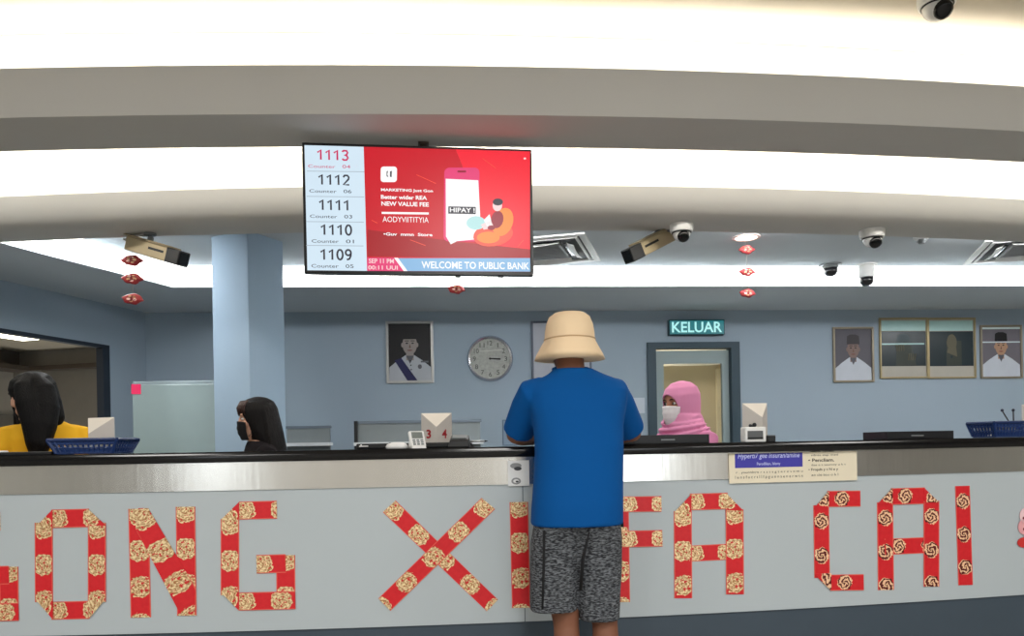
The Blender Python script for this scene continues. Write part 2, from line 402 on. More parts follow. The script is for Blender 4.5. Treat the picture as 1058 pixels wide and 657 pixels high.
# ------------------------------------------------------------------ festive letters of red packets
def packet_mat(name, rose):
    mt = bpy.data.materials.new(name); mt.use_nodes = True; nt = mt.node_tree; L = nt.links.new; N = nt.nodes.new
    b = nt.nodes['Principled BSDF']; b.inputs['Roughness'].default_value = .38; b.inputs['Specular IOR Level'].default_value = .35
    uv = N('ShaderNodeUVMap'); sp = N('ShaderNodeSeparateXYZ'); L(uv.outputs['UV'], sp.inputs[0])
    def M(op, a, b_=None, c=None):
        n = N('ShaderNodeMath'); n.operation = op
        for i, v in enumerate((a, b_, c)):
            if v is None: continue
            if isinstance(v, (int, float)): n.inputs[i].default_value = v
            else: L(v, n.inputs[i])
        return n.outputs[0]
    per = .137 if not rose else .14
    u = M('SUBTRACT', M('MODULO', M('ADD', sp.outputs['X'], 2.0 - .035), per), per / 2)   # packet repeats
    v = sp.outputs['Y']
    # flower centre distance
    d = M('SQRT', M('ADD', M('MULTIPLY', u, u), M('MULTIPLY', M('MULTIPLY', v, v), .8)))
    ns = N('ShaderNodeTexNoise'); ns.inputs['Scale'].default_value = 60; ns.inputs['Detail'].default_value = 3; L(uv.outputs['UV'], ns.inputs['Vector'])
    dd = M('ADD', d, M('MULTIPLY', M('SUBTRACT', ns.outputs['Fac'], .5), .03))
    w0 = N('ShaderNodeTexNoise'); w0.inputs['Scale'].default_value = 70; L(uv.outputs['UV'], w0.inputs['Vector'])
    mask = M('MULTIPLY', M('GREATER_THAN', w0.outputs['Fac'], .40 if not rose else .2), 1.0)
    mask = M('MULTIPLY', mask, 1.0); mask = M('MULTIPLY', mask, M('LESS_THAN', dd, .04 if not rose else .033))
    ang = M('ARCTAN2', v, u)
    petal = M('SINE', M('ADD', M('MULTIPLY', dd, 420 if rose else 560), M('MULTIPLY', ang, 2.0)))
    line = M('GREATER_THAN', petal, .0)
    w = N('ShaderNodeTexNoise'); w.inputs['Scale'].default_value = 95; L(uv.outputs['UV'], w.inputs['Vector'])
    g = N('ShaderNodeMix'); g.data_type = 'RGBA'
    if rose: g.inputs['A'].default_value = col((92, 22, 20)); g.inputs['B'].default_value = col((238, 196, 156))
    else: g.inputs['A'].default_value = col((176, 120, 72)); g.inputs['B'].default_value = col((246, 226, 178))
    if rose: L(line, g.inputs['Factor'])
    else:
        s2 = M('MULTIPLY', M('ADD', line, M('GREATER_THAN', w.outputs['Fac'], .5)), .5); L(s2, g.inputs['Factor'])
    r = N('ShaderNodeMix'); r.data_type = 'RGBA'
    r.inputs['A'].default_value = col((196, 22, 34)); r.inputs['B'].default_value = col((216, 40, 46)); L(ns.outputs['Fac'], r.inputs['Factor'])
    o = N('ShaderNodeMix'); o.data_type = 'RGBA'; L(mask, o.inputs['Factor']); L(r.outputs['Result'], o.inputs['A']); L(g.outputs['Result'], o.inputs['B'])
    # pale folded edge
    e = M('GREATER_THAN', M('ABSOLUTE', v), .0335)
    o2 = N('ShaderNodeMix'); o2.data_type = 'RGBA'; L(e, o2.inputs['Factor']); L(o.outputs['Result'], o2.inputs['A']); o2.inputs['B'].default_value = col((222, 98, 84))
    L(o2.outputs['Result'], b.inputs['Base Color'])
    if not rose: L(M('MULTIPLY', mask, .35), b.inputs['Metallic'])
    return mt
M_PK = packet_mat('red_packet_gold_bloom', False); M_PR = packet_mat('red_packet_rose', True)
def strip_obj(name, pts, A, B, mt, parent, lay=0, w=None):
    """a pasted strip of red packets: pixel corner measurements laid on the counter face; A-B is its long axis"""
    off = -.0025 - .0012 * lay
    W = [Pc(x, y, off) for x, y in pts]
    a, b = Pc(A[0], A[1], off), Pc(B[0], B[1], off)
    ax = (b - a); ln = ax.length; ax.normalize(); nrm = Vector((0, -1, 0)); side = nrm.cross(ax)
    c = sum(W, Vector()) / len(W)
    # subdivide outline so that the strip follows the counter's curve
    ring = []
    for i in range(len(W)):
        p, q = W[i], W[(i + 1) % len(W)]
        for k in range(3): ring.append(p.lerp(q, k / 3))
    ring = [Vector((p.x, front(p.x) + off, p.z)) for p in ring]
    back = [p + Vector((0, .002, 0)) for p in ring]
    n = len(ring)
    loc = parent.location
    me = bpy.data.meshes.new(name)
    me.from_pydata([p - loc for p in ring + back], [], [tuple(range(n))] + [(i, (i + 1) % n, n + (i + 1) % n, n + i) for i in range(n)] + [tuple(range(n, 2 * n))[::-1]])
    ul = me.uv_layers.new(name='UVMap'); s = random.random() * .3
    half = max(abs((p - a).dot(side)) for p in W)
    for poly in me.polygons:
        for li in poly.loop_indices:
            p = me.vertices[me.loops[li].vertex_index].co + loc
            vv = (p - a).dot(side)
            ul.data[li].uv = ((p - a).dot(ax) + (parent.get('_s', 0)), vv / max(half, .02) * .037)
    me.materials.append(mt)
    bm = bmesh.new(); bm.from_mesh(me); bmesh.ops.recalc_face_normals(bm, faces=bm.faces); bm.to_mesh(me); bm.free()
    o = bpy.data.objects.new(name, me); C.objects.link(o); o.parent = parent
    return o
def bar(x0, y0, x1, y1, w, sk=0):           # strip by its end centres
    d = Vector((x1 - x0, y1 - y0)).normalized(); n = Vector((-d.y, d.x)) * w / 2
    return [(x0 + n.x, y0 + n.y), (x1 + n.x, y1 + n.y), (x1 - n.x, y1 - n.y), (x0 - n.x, y0 - n.y)], (x0, y0), (x1, y1)
def letter(label, pieces, mt, c, quads=()):
    q = Pc(c[0], c[1]); root = thing('paper_letter', (q.x, front(q.x), q.z), label, 'letter decoration', 'red packet letters on the counter front')
    for i, pc in enumerate(pieces): strip_obj('packet_strip', *pc, mt, root, lay=i % 3)
    for i, pts in enumerate(quads): strip_obj('folded_corner', pts, pts[0], pts[1], mt, root, lay=3)
    return root
def gshape(dx, dy):
    s = lambda *v: tuple(v[i] + (dx if i % 2 == 0 else dy) for i in range(4))
    return [bar(*s(237.5, 536, 237.5, 615), 19), bar(*s(247, 527.5, 286, 526.5), 18.5), bar(*s(247, 621.5, 305, 620), 18.5), bar(*s(295, 573.5, 295.5, 629), 19.5), bar(*s(265, 583, 295, 582), 19)], \
        [[(a + dx, b + dy) for a, b in q] for q in ([(228, 537), (247, 518.5), (247, 537)], [(228.3, 612), (247, 612), (247, 631)])]
g1 = gshape(-286, 12); g2 = gshape(0, 0)
letter('red packet letter G cut off by the left edge, first letter of GONG', g1[0], M_PK, (-15, 585), g1[1])
letter('red packet letter O near the left end of the counter', [bar(45, 540, 45.3, 622, 18.5), bar(53, 536, 92, 535, 19), bar(100, 540, 100, 622, 18.5), bar(53, 631, 92, 630, 18.5)], M_PK, (72, 583),
       [[(36, 545), (54, 526.5), (54, 545)], [(91, 526), (109.5, 543), (91, 543)], [(36.5, 619), (54.5, 621), (54.5, 640)], [(91, 620), (109.5, 618), (91.5, 639.5)]])
letter('red packet letter N between the O and the second G', [bar(143, 525.5, 145.5, 638, 21), bar(191.5, 523.5, 193, 636, 20), ([(143, 525), (153, 525), (202, 607), (201, 635), (186, 634), (140, 546)], (147, 530), (195, 625))], M_PK, (167, 580))
letter('red packet letter G at the end of GONG, left of the X', g2[0], M_PK, (266, 575), g2[1])
letter('red packet letter X left of the standing customer', [([(395.5, 529), (408.7, 517), (514.5, 619.5), (503, 631.5)], (402, 523), (509, 625.5)), ([(497.6, 514.3), (511.5, 525.8), (403.4, 631), (390.8, 618.3)], (504.5, 520), (397, 624.6))], M_PK, (452, 573))
letter('red packet letter I partly hidden behind the customer, right of the X', [bar(536, 518.6, 538.5, 628, 19)], M_PK, (537, 573))
letter('red packet letter F beside the customer, its stem half hidden by his shorts', [bar(641, 513, 642.5, 622, 17), bar(643, 521, 683.5, 520.5, 16), bar(643, 557, 684.5, 556, 17)], M_PK, (655, 565))
letter('red packet letter A under the cream poster, right of the F', [bar(705.5, 528, 706, 618, 18.5), bar(759, 526, 759.5, 614, 18.5), bar(713, 518.5, 752, 517.5, 17), bar(712, 572, 752, 570, 16.5)], M_PK, (732, 565),
       [[(696.5, 529.5), (714.5, 510.5), (714.5, 529)], [(750.5, 509.5), (768, 527.5), (750.5, 527)]])
letter('red packet letter C with brown rose prints, right of the poster', [bar(848.5, 522, 849.5, 597, 16), bar(855, 515.5, 889, 515, 16.5), bar(858, 602, 892.5, 601.5, 16.5)], M_PR, (866, 558),
       [[(840.5, 526), (856.5, 507), (856.5, 524)], [(841.5, 593), (859, 592), (859, 610.5)]])
letter('red packet letter A with brown rose prints, between the C and the last I', [bar(914.5, 519, 915.5, 609.5, 16.5), bar(962.5, 517.5, 962.5, 606, 16), bar(921, 513, 956, 512, 17), bar(914, 565, 962, 563, 16.5)], M_PR, (939, 560),
       [[(906.5, 521), (922.5, 504), (922.5, 521)], [(954.5, 503.5), (970.5, 519), (954.5, 519)]])
letter('red packet letter I standing last at the right, after the rose printed A', [bar(994.5, 502, 997.8, 604.5, 15)], M_PR, (996, 553))
# blossom cut-out at the right edge
q = Pc(1066, 545); rz = math.atan(.052 * (q.x + .05))
fl = thing('paper_blossom', (q.x, front(q.x) - .003, q.z), 'pink and gold paper blossom cut-out on the counter at the right edge', 'decoration', rz=rz)
mb = MB()
for k in range(6): a = k * PI / 3 + .3; mb.ell(.042 * math.cos(a), .02 + .05 * math.sin(a), .034, .034, 0, .002, k % 2)
mb.ell(0, .02, .03, .03, -.002, .0015, 2)
for k in range(7): a = k * .9; mb.ell(.05 * math.cos(a), .02 + .055 * math.sin(a), .006, .006, -.002, .001, 3)
mb.build('petals', [mat('pink_paper', (236, 200, 204), .7), mat('rose_paper', (222, 160, 164), .7), mat('gold_paper', (214, 160, 70), .5), mat('maroon_paper', (120, 30, 36), .6)], fl)
mb = MB(); mb.ell(-.045, -.062, .034, .022, 0, .002); mb.ell(.045, -.062, .034, .022, 0, .002); mb.ell(0, -.06, .018, .018, -.002, .002); mb.build('ribbon', mat('red_paper', (196, 44, 40), .6), fl)

# poster and sticker on the steel band
def on_front(name, px, py, label, cat, off=.0075):
    q = Pc(px, py, -off); return thing(name, (q.x, q.y, q.z), label, cat, rz=math.atan(.052 * (q.x + .05))), q
po, q = on_front('poster', 820, 479.5, 'cream notice with a blue title box stuck on the steel band', 'poster')
sc = Pc(886, 480).x - Pc(754, 480).x; k = sc / 132
def px_(a): return (a - 820) * k
def pz_(a, b): return (480 - b) * k - .0181 * (a - 820) * k * 0
M_CREAM = mat('cream_card', (226, 216, 192), .7, noise=.02); M_PBLUE = mat('poster_blue', (62, 58, 160), .6); M_PLAV = mat('poster_lavender', (190, 196, 240), .6)
hh = (34 / 2) * k; ht_ = min(hh, 1.041 - po.location.z)
mb = MB(); mb.poly([(-sc / 2, -hh), (sc / 2, -hh), (sc / 2, ht_), (-sc / 2, ht_)], 0, .0015); mb.build('sheet', M_CREAM, po)
mb = MB(); mb.rect(px_(760), px_(829), -hh + 14.5 * k, ht_ - .4 * k, -.0015, .0006); mb.build('title_box', M_PBLUE, po)
text('title', 'Hyperti7 gee Insuran/amine', po, px_(763), px_(826), 5 * k, 11.5 * k, -.0021, M_PLAV, shear=.2, bold=.01)
text('subtitle', 'Perodlikan, Islamy', po, px_(782), px_(806), -1.2 * k, 2.6 * k, -.0021, M_PLAV, bold=.01)
text('body_text', 'r . ynunnlnre r s s t s g t e r e s e m u', po, px_(761), px_(829), -8.4 * k, -5.6 * k, -.0015, M_BLACKINK)
text('body_text', 'l e n s f u c r t l l f p g u n n s e n e r w t n', po, px_(760), px_(829), -13.5 * k, -9.8 * k, -.0015, M_BLACKINK)
for i, (a, b_) in enumerate((('• Nasiho Tomson', 'sdnts eap mstl'), ('• Pencliam.', 'dae e t seurccy u k t'), ('• Fropds y t N e y', 'ao cie tou o k l'))):
    z = (11.2 - 9.4 * i) * k
    text('bullet_text', a, po, px_(835), px_(862 + 4 * (i == 2)), z, z + 3.2 * k, -.0015, M_BLACKINK, bold=.015)
    text('bullet_text', b_, po, px_(838), px_(866 + 8 * (i == 1)), z - 4.4 * k, z - 2 * k, -.0015, M_BLACKINK)
st, q = on_front('sticker', 537, 489, 'white sticker with two grey smudged emblems on the steel beside the customer', 'sticker')
mb = MB(); k2 = .0037
mb.rect(-12.5 * k2, 10 * k2, -13.2 * k2, 13.5 * k2, 0, .001, 0)
mb.ell(-4 * k2, 8 * k2, 6 * k2, 3 * k2, -.001, .0004, 1); mb.ell(-2 * k2, 5 * k2, 4 * k2, 2 * k2, -.0012, .0004, 2); mb.ell(-4 * k2, -8 * k2, 5 * k2, 3.6 * k2, -.001, .0004, 1); mb.ell(-4 * k2, -8 * k2, 3 * k2, 2 * k2, -.0014, .0004, 0); mb.ell(-3 * k2, -8.5 * k2, 1.6 * k2, 1 * k2, -.0018, .0004, 2)
mb.build('sticker_face', [mat('sticker_white', (222, 224, 224), .4), mat('sticker_grey', (140, 142, 144), .5), mat('sticker_dark', (60, 62, 66), .5)], st)
# ------------------------------------------------------------------ television
tc_ = P(434, 218.5, Y=3.19); TW, TH = .952, .537
tv = thing('television', tc_, 'wide black television with queue numbers and a red advert hanging over the counter', 'television', rz=math.radians(2.8))
def tx(px, py): u = (px - 316.5 - (py - 217) / 135 * 4) / 235; return (u - .5) * TW
def tz(px, py): u = (px - 316.5) / 235; v = (py - (148 + 7 * u)) / (135 - 5 * u); return (.5 - v) * TH
def T(px, py): return (tx(px, py), tz(px, py))
mb = MB(); bz = .012
mb.box((0, .0, TH / 2 - bz / 2), (TW, .035, bz)); mb.box((0, 0, -TH / 2 + bz * .7), (TW, .035, bz * 1.4))
mb.box((-TW / 2 + bz / 2, 0, 0), (bz, .035, TH - 2.4 * bz)); mb.box((TW / 2 - bz / 2, 0, 0), (bz, .035, TH - 2.4 * bz)); mb.box((0, .016, 0), (TW - .03, .03, TH - .04))
mb.build('bezel', mat('tv_black', (14, 15, 20), .3), tv, bevel=.002)
mb = MB(); mb.box((0, .05, -.02), (.5, .05, .3)); mb.build('back_cover', M_DARKP, tv, bevel=.01)
mb = MB(); q = tx(437, 150); ztop = HS - tc_.z
mb.box((q, .07, (ztop + .0) / 2), (.03, .03, ztop)); mb.box((q, .07, ztop - .004), (.045, .06, .008)); mb.box((q, .06, .05), (.2, .02, .2)); mb.build('ceiling_bracket', mat('bracket_brown', (70, 58, 46), .5), tv)
mb = MB(); mb.box((tx(474, 285), 0, -TH / 2 - .004), (.022, .02, .008)); mb.build('sensor', M_DARKP, tv)
mb = MB(); mb.box((tx(519, 286), 0, -TH / 2 - .004), (.022, .02, .008)); mb.build('sensor', M_DARKP, tv)
S_W = screen('screen_pale', (212, 232, 246), 1.0); S_RED = screen('screen_red', (206, 18, 38), 1.0); S_RED2 = screen('screen_bright_red', (248, 28, 52), 1.0); S_RED3 = screen('screen_dark_red', (168, 20, 32), 1.0)
S_WH = screen('screen_white', (255, 255, 255), 1.0); S_BLUE = screen('screen_blue', (136, 184, 224), 1.0); S_PINK = screen('screen_pink', (232, 60, 120), 1.0); S_OR = screen('screen_orange', (252, 140, 52), 1.0); S_OR2 = screen('screen_orange_red', (246, 84, 60), 1.0)
S_BK = screen('screen_ink', (44, 42, 56), 1.0); S_MAG = screen('screen_magenta', (206, 36, 92), 1.0); S_SKIN = screen('screen_skin', (250, 214, 214), 1.0); S_MAR = screen('screen_maroon', (150, 14, 44), 1.0); S_TEAL = screen('screen_teal', (180, 226, 226), 1.0); S_LINE = screen('screen_line', (170, 184, 196), 1.0)
SM = [S_W, S_RED, S_RED2, S_RED3, S_WH, S_BLUE, S_PINK, S_OR, S_OR2, S_BK, S_MAG, S_SKIN, S_MAR, S_TEAL, S_LINE]
y = -.0176
mb = MB()
def sp(pts, lay, mi): mb.poly([T(*p) for p in pts], y - lay * .0006, .0006, mi)
def sell(cx, cy, rx, ry, lay, mi, n=20, rot=0):
    sp([(cx + rx * math.cos(2 * PI * i / n) * math.cos(rot) - ry * math.sin(2 * PI * i / n) * math.sin(rot), cy + rx * math.cos(2 * PI * i / n) * math.sin(rot) + ry * math.sin(2 * PI * i / n) * math.cos(rot)) for i in range(n)], lay, mi)
sp([(317, 151), (376, 152.5), (381, 280.5), (321.5, 280)], 0, 0)
for yy in (177.5, 203.5, 229.5, 254): sp([(320, yy), (377, yy + .5), (377, yy + 1.2), (320, yy + .7)], 1, 14)
sp([(376, 152.5), (548, 157), (549.5, 281), (381, 280.5)], 0, 1)
# soft diagonal brightening of the advert
for i, (a, mi) in enumerate(((505, 2),)): sp([(470, 155), (548, 157), (549.3, 266), (505, 266), (495, 215)], 1, 2)
sp([(381, 238), (470, 250), (549.2, 258), (549.4, 267), (381, 265.5)], 2, 3)
sp([(381, 267.5), (549.3, 267), (549.5, 281), (381, 280.5)], 3, 5); sp([(381, 267), (408, 267), (418, 280.7), (381, 280.5)], 4, 6)
sp([(408, 267), (412, 267), (422, 280.7), (418, 280.7)], 4, 4)
def rrect(x0, y0, x1, y1, r, lay, mi):
    pts = []
    for cx, cy, a0 in ((x1 - r, y1 - r, 0), (x0 + r, y1 - r, 90), (x0 + r, y0 + r, 180), (x1 - r, y0 + r, 270)):
        for i in range(5): a = math.radians(a0 + 22.5 * i); pts.append((cx + r * math.cos(a), cy + r * math.sin(a)))
    sp(pts, lay, mi)
rrect(393.5, 173, 410, 189, 3, 3, 4); sp([(399.5, 178), (401, 177.5), (400.2, 181), (401.2, 184), (399.5, 183)], 4, 9); sp([(403, 178), (404.8, 177.5), (404.6, 184), (403, 183.5)], 4, 9)
rrect(458.5, 174, 495, 250, 5, 3, 6); sp([(460, 185.5), (493.8, 187), (497, 236), (478, 247), (466, 253), (461, 245)], 4, 4); rrect(472, 177, 481, 179, .8, 5, 12)
sp([(461, 240), (497, 228), (514, 236), (490, 248), (470, 250)], 4, 4); sell(492, 231, 10, 7, 5, 13)
sell(510, 243, 21, 12, 4.5, 8, rot=-.15); sell(520, 230, 10.5, 15, 5, 7, rot=.35); sell(505, 246, 12, 6, 5.4, 7)
sell(514, 227.5, 6.5, 9, 6, 12, rot=.2); sell(514, 213, 5, 6, 7, 11); sell(514.5, 209.5, 5.4, 3.6, 8, 9); sp([(497, 233), (507, 228), (511, 236), (500, 238)], 7, 11); sp([(500, 228), (506, 222), (509, 234), (504, 236)], 7, 4)
sell(508, 236, 4, 2.4, 8, 12)
sp([(463, 214), (491.5, 214.5), (491.5, 222), (463, 221.5)], 6, 9)
for a in ((385, 228, 391, 231), (430, 181, 450, 190), (498, 164, 512, 174), (536, 255, 542, 248), (424, 248, 440, 254)): sp([(a[0], a[1]), (a[2], a[3]), (a[2], a[3] + .7), (a[0], a[1] + .6)], 3, 8)
sell(542.5, 164.5, 1.3, 1, 4, 11)
sp([(395, 219.7), (443, 220.2), (443, 222.4), (395, 221.8)], 3, 4)
mb.build('screen', SM, tv)
yt = y - .0036
DIG = {'1': [(.0, .72), (.30, 1), (.30, 0)], '0': None, '2': [(0, .78), (.12, .97), (.38, .97), (.5, .78), (.46, .58), (0, .03), (.52, .03)], '3': [(0, .86), (.14, .98), (.4, .97), (.5, .78), (.4, .57), (.2, .53), (.42, .46), (.52, .25), (.4, .04), (.14, .02), (0, .14)], '9': None}
DIG['0'] = [(.25 + .25 * math.cos(PI / 2 + 2 * PI * i / 16), .5 + .48 * math.sin(PI / 2 + 2 * PI * i / 16)) for i in range(17)]
DIG['9'] = [(.26 + .24 * math.cos(2 * PI * i / 12), .71 + .27 * math.sin(2 * PI * i / 12)) for i in range(13)] + [(.48, .4), (.36, .1), (.12, .02)]
def number(body, a, b, mt):
    x0, z1 = T(*a); x1, z0 = T(*b); n = len(body); cw = (x1 - x0) / n
    for i, ch in enumerate(body):
        mb = MB(); pts = [Vector((x0 + i * cw + p[0] * cw * 1.35, z0 + p[1] * (z1 - z0))) for p in DIG[ch]]; w = (z1 - z0) * .09
        L_, R_ = [], []
        for k, p in enumerate(pts):
            d = (pts[min(k + 1, len(pts) - 1)] - pts[max(k - 1, 0)]).normalized(); nn = Vector((-d.y, d.x)) * w; L_.append(p + nn); R_.append(p - nn)
        for k in range(len(pts) - 1): mb.add([(q_.x, yt - .0006, q_.y) for q_ in (L_[k], L_[k + 1], R_[k + 1], R_[k])], [(0, 1, 2, 3)])
        mb.build('queue_digit', mt, tv)
def tvt(body, a, b, mt, bold=.0, lay=0, n='screen_text'):
    x0, z1 = T(*a); x1, z0 = T(*b); return text(n, body, tv, x0, x1, z0, z1, yt - lay * .0006, mt, bold=bold)
for i, (num, c, mt, a, w) in enumerate((('1113', '04', S_MAG, (330, 156), 1), ('1112', '06', S_BK, (331.5, 181.5), 1), ('1111', '03', S_BK, (332.5, 207.5), 1), ('1110', '01', S_BK, (334.5, 233), 1), ('1109', '05', S_BK, (334.5, 258.5), 1))):
    number(num, a, (a[0] + 33, a[1] + 11), mt); tvt('Counter', (a[0] - 9, a[1] + 15.3), (a[0] + 18, a[1] + 19.1), mt if i == 0 else S_BK); tvt(c, (a[0] + 25, a[1] + 15.5), (a[0] + 33, a[1] + 19.3), mt if i == 0 else S_BK)
tvt('MARKETING Just Gon', (394, 195.5), (447, 200.5), S_WH, .03); tvt('Better wider REA', (394, 202.3), (441, 207.5), S_WH, .03); tvt('NEW VALUE FEE', (394.5, 209), (443, 214.5), S_WH, .03)
tvt('AODYVIITITYIA', (396, 224.5), (443, 231), S_WH, .0); tvt('•Guv  mmn  Store', (397, 241), (447, 245), S_WH, .03)
tvt('HIPAY !', (464.5, 215.3), (490.5, 220.6), S_WH, .02, 2)
tvt('SEP 11 PM', (382.5, 268), (408, 273), S_SKIN, .02); tvt('00:11 UUI', (382, 275), (412, 279.5), S_SKIN, .02)
tvt('WELCOME TO PUBLIC BANK', (436, 270.5), (548.5, 279), S_WH, .02)

# ------------------------------------------------------------------ ceiling equipment
def dome(loc, r, label, big=False, tilt=0, cat='camera'):
    t = thing('dome_camera', loc, label, cat, 'dome cameras on the ceiling', rz=tilt)
    mb = MB(); mb.lathe([(r * .9, 0), (r, -r * .08), (r, -r * .5), (r * .93, -r * .72), (r * .8, -r * .78), (0, -r * .78)], n=32); mb.build('housing', M_WHITEP, t, 'auto')
    mb = MB(); mb.lathe([(r * .76, -r * .72)] + [(r * .76 * math.cos(a), -r * .78 - r * .76 * math.sin(a)) for a in (0, .25, .5, .75, 1.0, 1.25, 1.5)], n=28); mb.build('dome_cover', mat('pale_dome', (205, 205, 205), .12, coat=.5), t, True)
    mb = MB(); mb.M = Matrix.Translation((0, -r * .28, -r * 1.0)) @ Matrix.Rotation(-.75, 4, 'X')
    mb.lathe([(r * .5, r * .1), (r * .5, -r * .1), (r * .46, -r * .5), (r * .3, -r * .56), (0, -r * .56)], n=20); mb.ball((0, 0, 0), r * .52); q = mb.build('lens', M_LENS, t, True)
    mb = MB(); mb.lathe([(r * .80, -r * .79), (r * .82, -r * .74), (r * .84, -r * .79), (r * .82, -r * .83)], n=28); mb.build('dark_ring', M_DARKP, t, True)
    return t
q = P(968, -8, z=H); dome(q, .072, 'white dome camera near the top right corner of the ceiling')
q = P(704, 231, z=HS + .002); dome(q, .07, 'white dome camera beside the right hand bullet camera')
q = P(901, 237, z=HS + .002); dome(q, .074, 'white dome camera hanging alone right of the red downlight')
q = P(-4, 292, z=HS); dome(q, .07, 'white dome camera cut off by the left edge, on the soffit')
def pend(loc, label, white):
    t = thing('dome_camera', loc, label, 'camera', 'dome cameras on the ceiling')
    mb = MB(); h = .03 if not white else .11; r = .062
    mb.lathe([(.09, 0), (.09, -.012), (r, -.016), (r, -h), (r * .9, -h - .004), (0, -h - .004)], n=28); mb.build('housing', M_WHITEP if white else M_GREYP, t, 'auto')
    mb = MB(); mb.lathe([(r * .92, -h)] + [(r * .92 * math.cos(a), -h - .03 - r * .75 * math.sin(a)) for a in (0, .3, .6, .9, 1.2, 1.55)], n=28); mb.build('dome_cover', M_SMOKE, t, True)
    return t
pend(P(858, 273, z=HB + .002), 'small black dome camera in front of the light slot', False)
pend(P(895, 273, z=HB + .002), 'white cylinder camera with a black dome, under the lone white dome', True)
q = P(952, 244, z=HB); sd = thing('smoke_detector', q, 'small white smoke detector between the lone dome camera and the right vent', 'smoke detector')
mb = MB(); mb.lathe([(.055, 0), (.055, -.015), (.045, -.022), (.03, -.026), (0, -.026)], n=28); mb.build('detector_base', M_WHITEP, sd, 'auto')
mb = MB(); mb.lathe([(.028, -.024), (.028, -.045), (.018, -.055), (0, -.055)], n=20); mb.lathe([(.034, -.034), (.036, -.037), (.034, -.04), (.028, -.037)], n=20); mb.build('sensor_cap', M_GREYP, sd, 'auto')
# bullet cameras: long beige housings on swivel brackets
def bullet(mount, a, b, label):
    """mount on the beam underside; the housing runs from its rear end a to its lens end b"""
    t = thing('bullet_camera', mount, label, 'camera', 'beige bullet cameras under the second beam')
    a, b = Vector(a) - Vector(mount), Vector(b) - Vector(mount); d = b - a; ln = d.length; d.normalize()
    sx = d.cross(Vector((0, 0, 1))).normalized(); sz = sx.cross(d).normalized()
    Mx = Matrix((sx, d, sz)).transposed().to_4x4(); Mx.translation = a
    w, h = .085, .085
    mb = MB(); mb.M = Mx; mb.box((0, ln * .4, 0), (w, ln * .8, h)); mb.build('housing', M_BEIGEP, t, bevel=.008)
    mb = MB(); mb.M = Mx; mb.box((0, ln * .38, h / 2 + .005), (w + .01, ln * .86, .01)); mb.build('sun_shield', mat('shield_beige', (150, 136, 108), .45), t, bevel=.002)
    mb = MB(); mb.M = Mx; mb.box((0, ln * .88, 0), (w * 1.02, ln * .24, h * 1.02)); mb.build('lens_hood', M_DARKP, t, bevel=.006)
    mb = MB(); mb.M = Mx; mb.box((0, ln * 1.0, 0), (w * .8, .004, h * .8)); mb.build('lens_window', M_LENS, t)
    mb = MB(); mb.M = Mx; 
    for s in (-1, 1): mb.box((s * (w / 2 + .0006), ln * .58, .008), (.0012, ln * .28, .014))
    mb.box((0, ln * .58, -h / 2 - .0006), (.03, ln * .28, .0012))
    mb.build('maker_plate', M_DARKP, t)
    c = Mx @ Vector((0, ln * .35, h / 2 + .01))
    mb = MB(); mb.tube([(0, 0, 0), (0, 0, -.012)], .035, n=20); mb.tube([(0, 0, -.01), (0, 0, c.z * .45), c * .8, c], .011, n=10); mb.ball(c * .75, .018); mb.build('bracket', M_GREYP, t, 'auto')
    mb = MB(); e = Mx @ Vector((0, -.005, 0)); mb.tube([e + Vector((0, 0, .01)), e - Vector((d.x * .05, d.y * .05, -.03)), e * .5 + Vector((-.0, 0, .02)), Vector((-.03 if e.x < 0 else .03, 0, 0))], .008, n=8); mb.build('cable', mat('cable_grey', (200, 198, 196), .5), t, True)
    return t
m1 = P(155, 241, z=HS); m1.z = HS
bullet(m1, P(135, 252, Y=m1.y + .05), P(190, 268, Y=m1.y - .12), 'beige bullet camera pointing right, above the left red ornaments')
m2 = P(690, 239, z=HS)
bullet(m2, P(697, 240, Y=m2.y + .05), P(648, 265, Y=m2.y - .12), 'beige bullet camera pointing left, right of the television')

# air diffusers
def vent(loc, rz, label):
    t = thing('ceiling_vent', loc, label, 'air vent', 'air vents in the office ceiling', rz=rz)
    S = .82; mb = MB()
    for (w0, w1, z) in ((S / 2, S / 2 - .05, -.012), (S / 2 - .065, S / 2 - .085, -.016)):
        for s in (-1, 1):
            mb.box((s * (w0 + w1) / 2, 0, z / 2), (w0 - w1, 2 * w0, -z)); mb.box((0, s * (w0 + w1) / 2, z / 2), (2 * w1, w0 - w1, -z))
    mb.build('frame', M_WHITEP, t, bevel=.003)
    mb = MB(); mb.box((0, 0, -.002), (S - .04, S - .04, .004)); mb.build('backing', mat('vent_shadow', (70, 72, 74), .7), t)
    mb = MB(); mb.box((0, 0, -.011), (.4, .4, .016))
    for i in range(9): mb.box((0, -.16 + .04 * i, -.021), (.36, .006, .006))
    mb.build('grille', mat('grille_grey', (150, 152, 154), .5), t)
    for k in range(4):
        mb = MB(); mb.M = Matrix.Rotation(k * PI / 2, 4, 'Z') @ Matrix.Translation((0, -.262, -.014)) @ Matrix.Rotation(.5, 4, 'X')
        rs = []
        for i in range(13):
            x = -.2 + .4 * i / 12; dz = -.012 * math.sin(PI * i / 12); rs.append([Vector((x, yy, dz + zz)) for yy, zz in ((-.035, 0), (0, -.008), (.035, 0), (.035, .004), (0, -.003), (-.035, .004))])
        mb.rings(rs); mb.build('flap', M_WHITEP, t, 'auto')
        mb = MB(); mb.M = Matrix.Rotation(k * PI / 2, 4, 'Z'); mb.box((0, -.23, -.006), (.36, .03, .006)); mb.build('slot', M_LENS, t)
    return t
vr = math.radians(-19)
A_, B_ = P(605, 240, z=HB), P(620, 268, z=HB); c_ = (A_ + B_) / 2; d_ = Vector((math.cos(vr), math.sin(vr), 0))
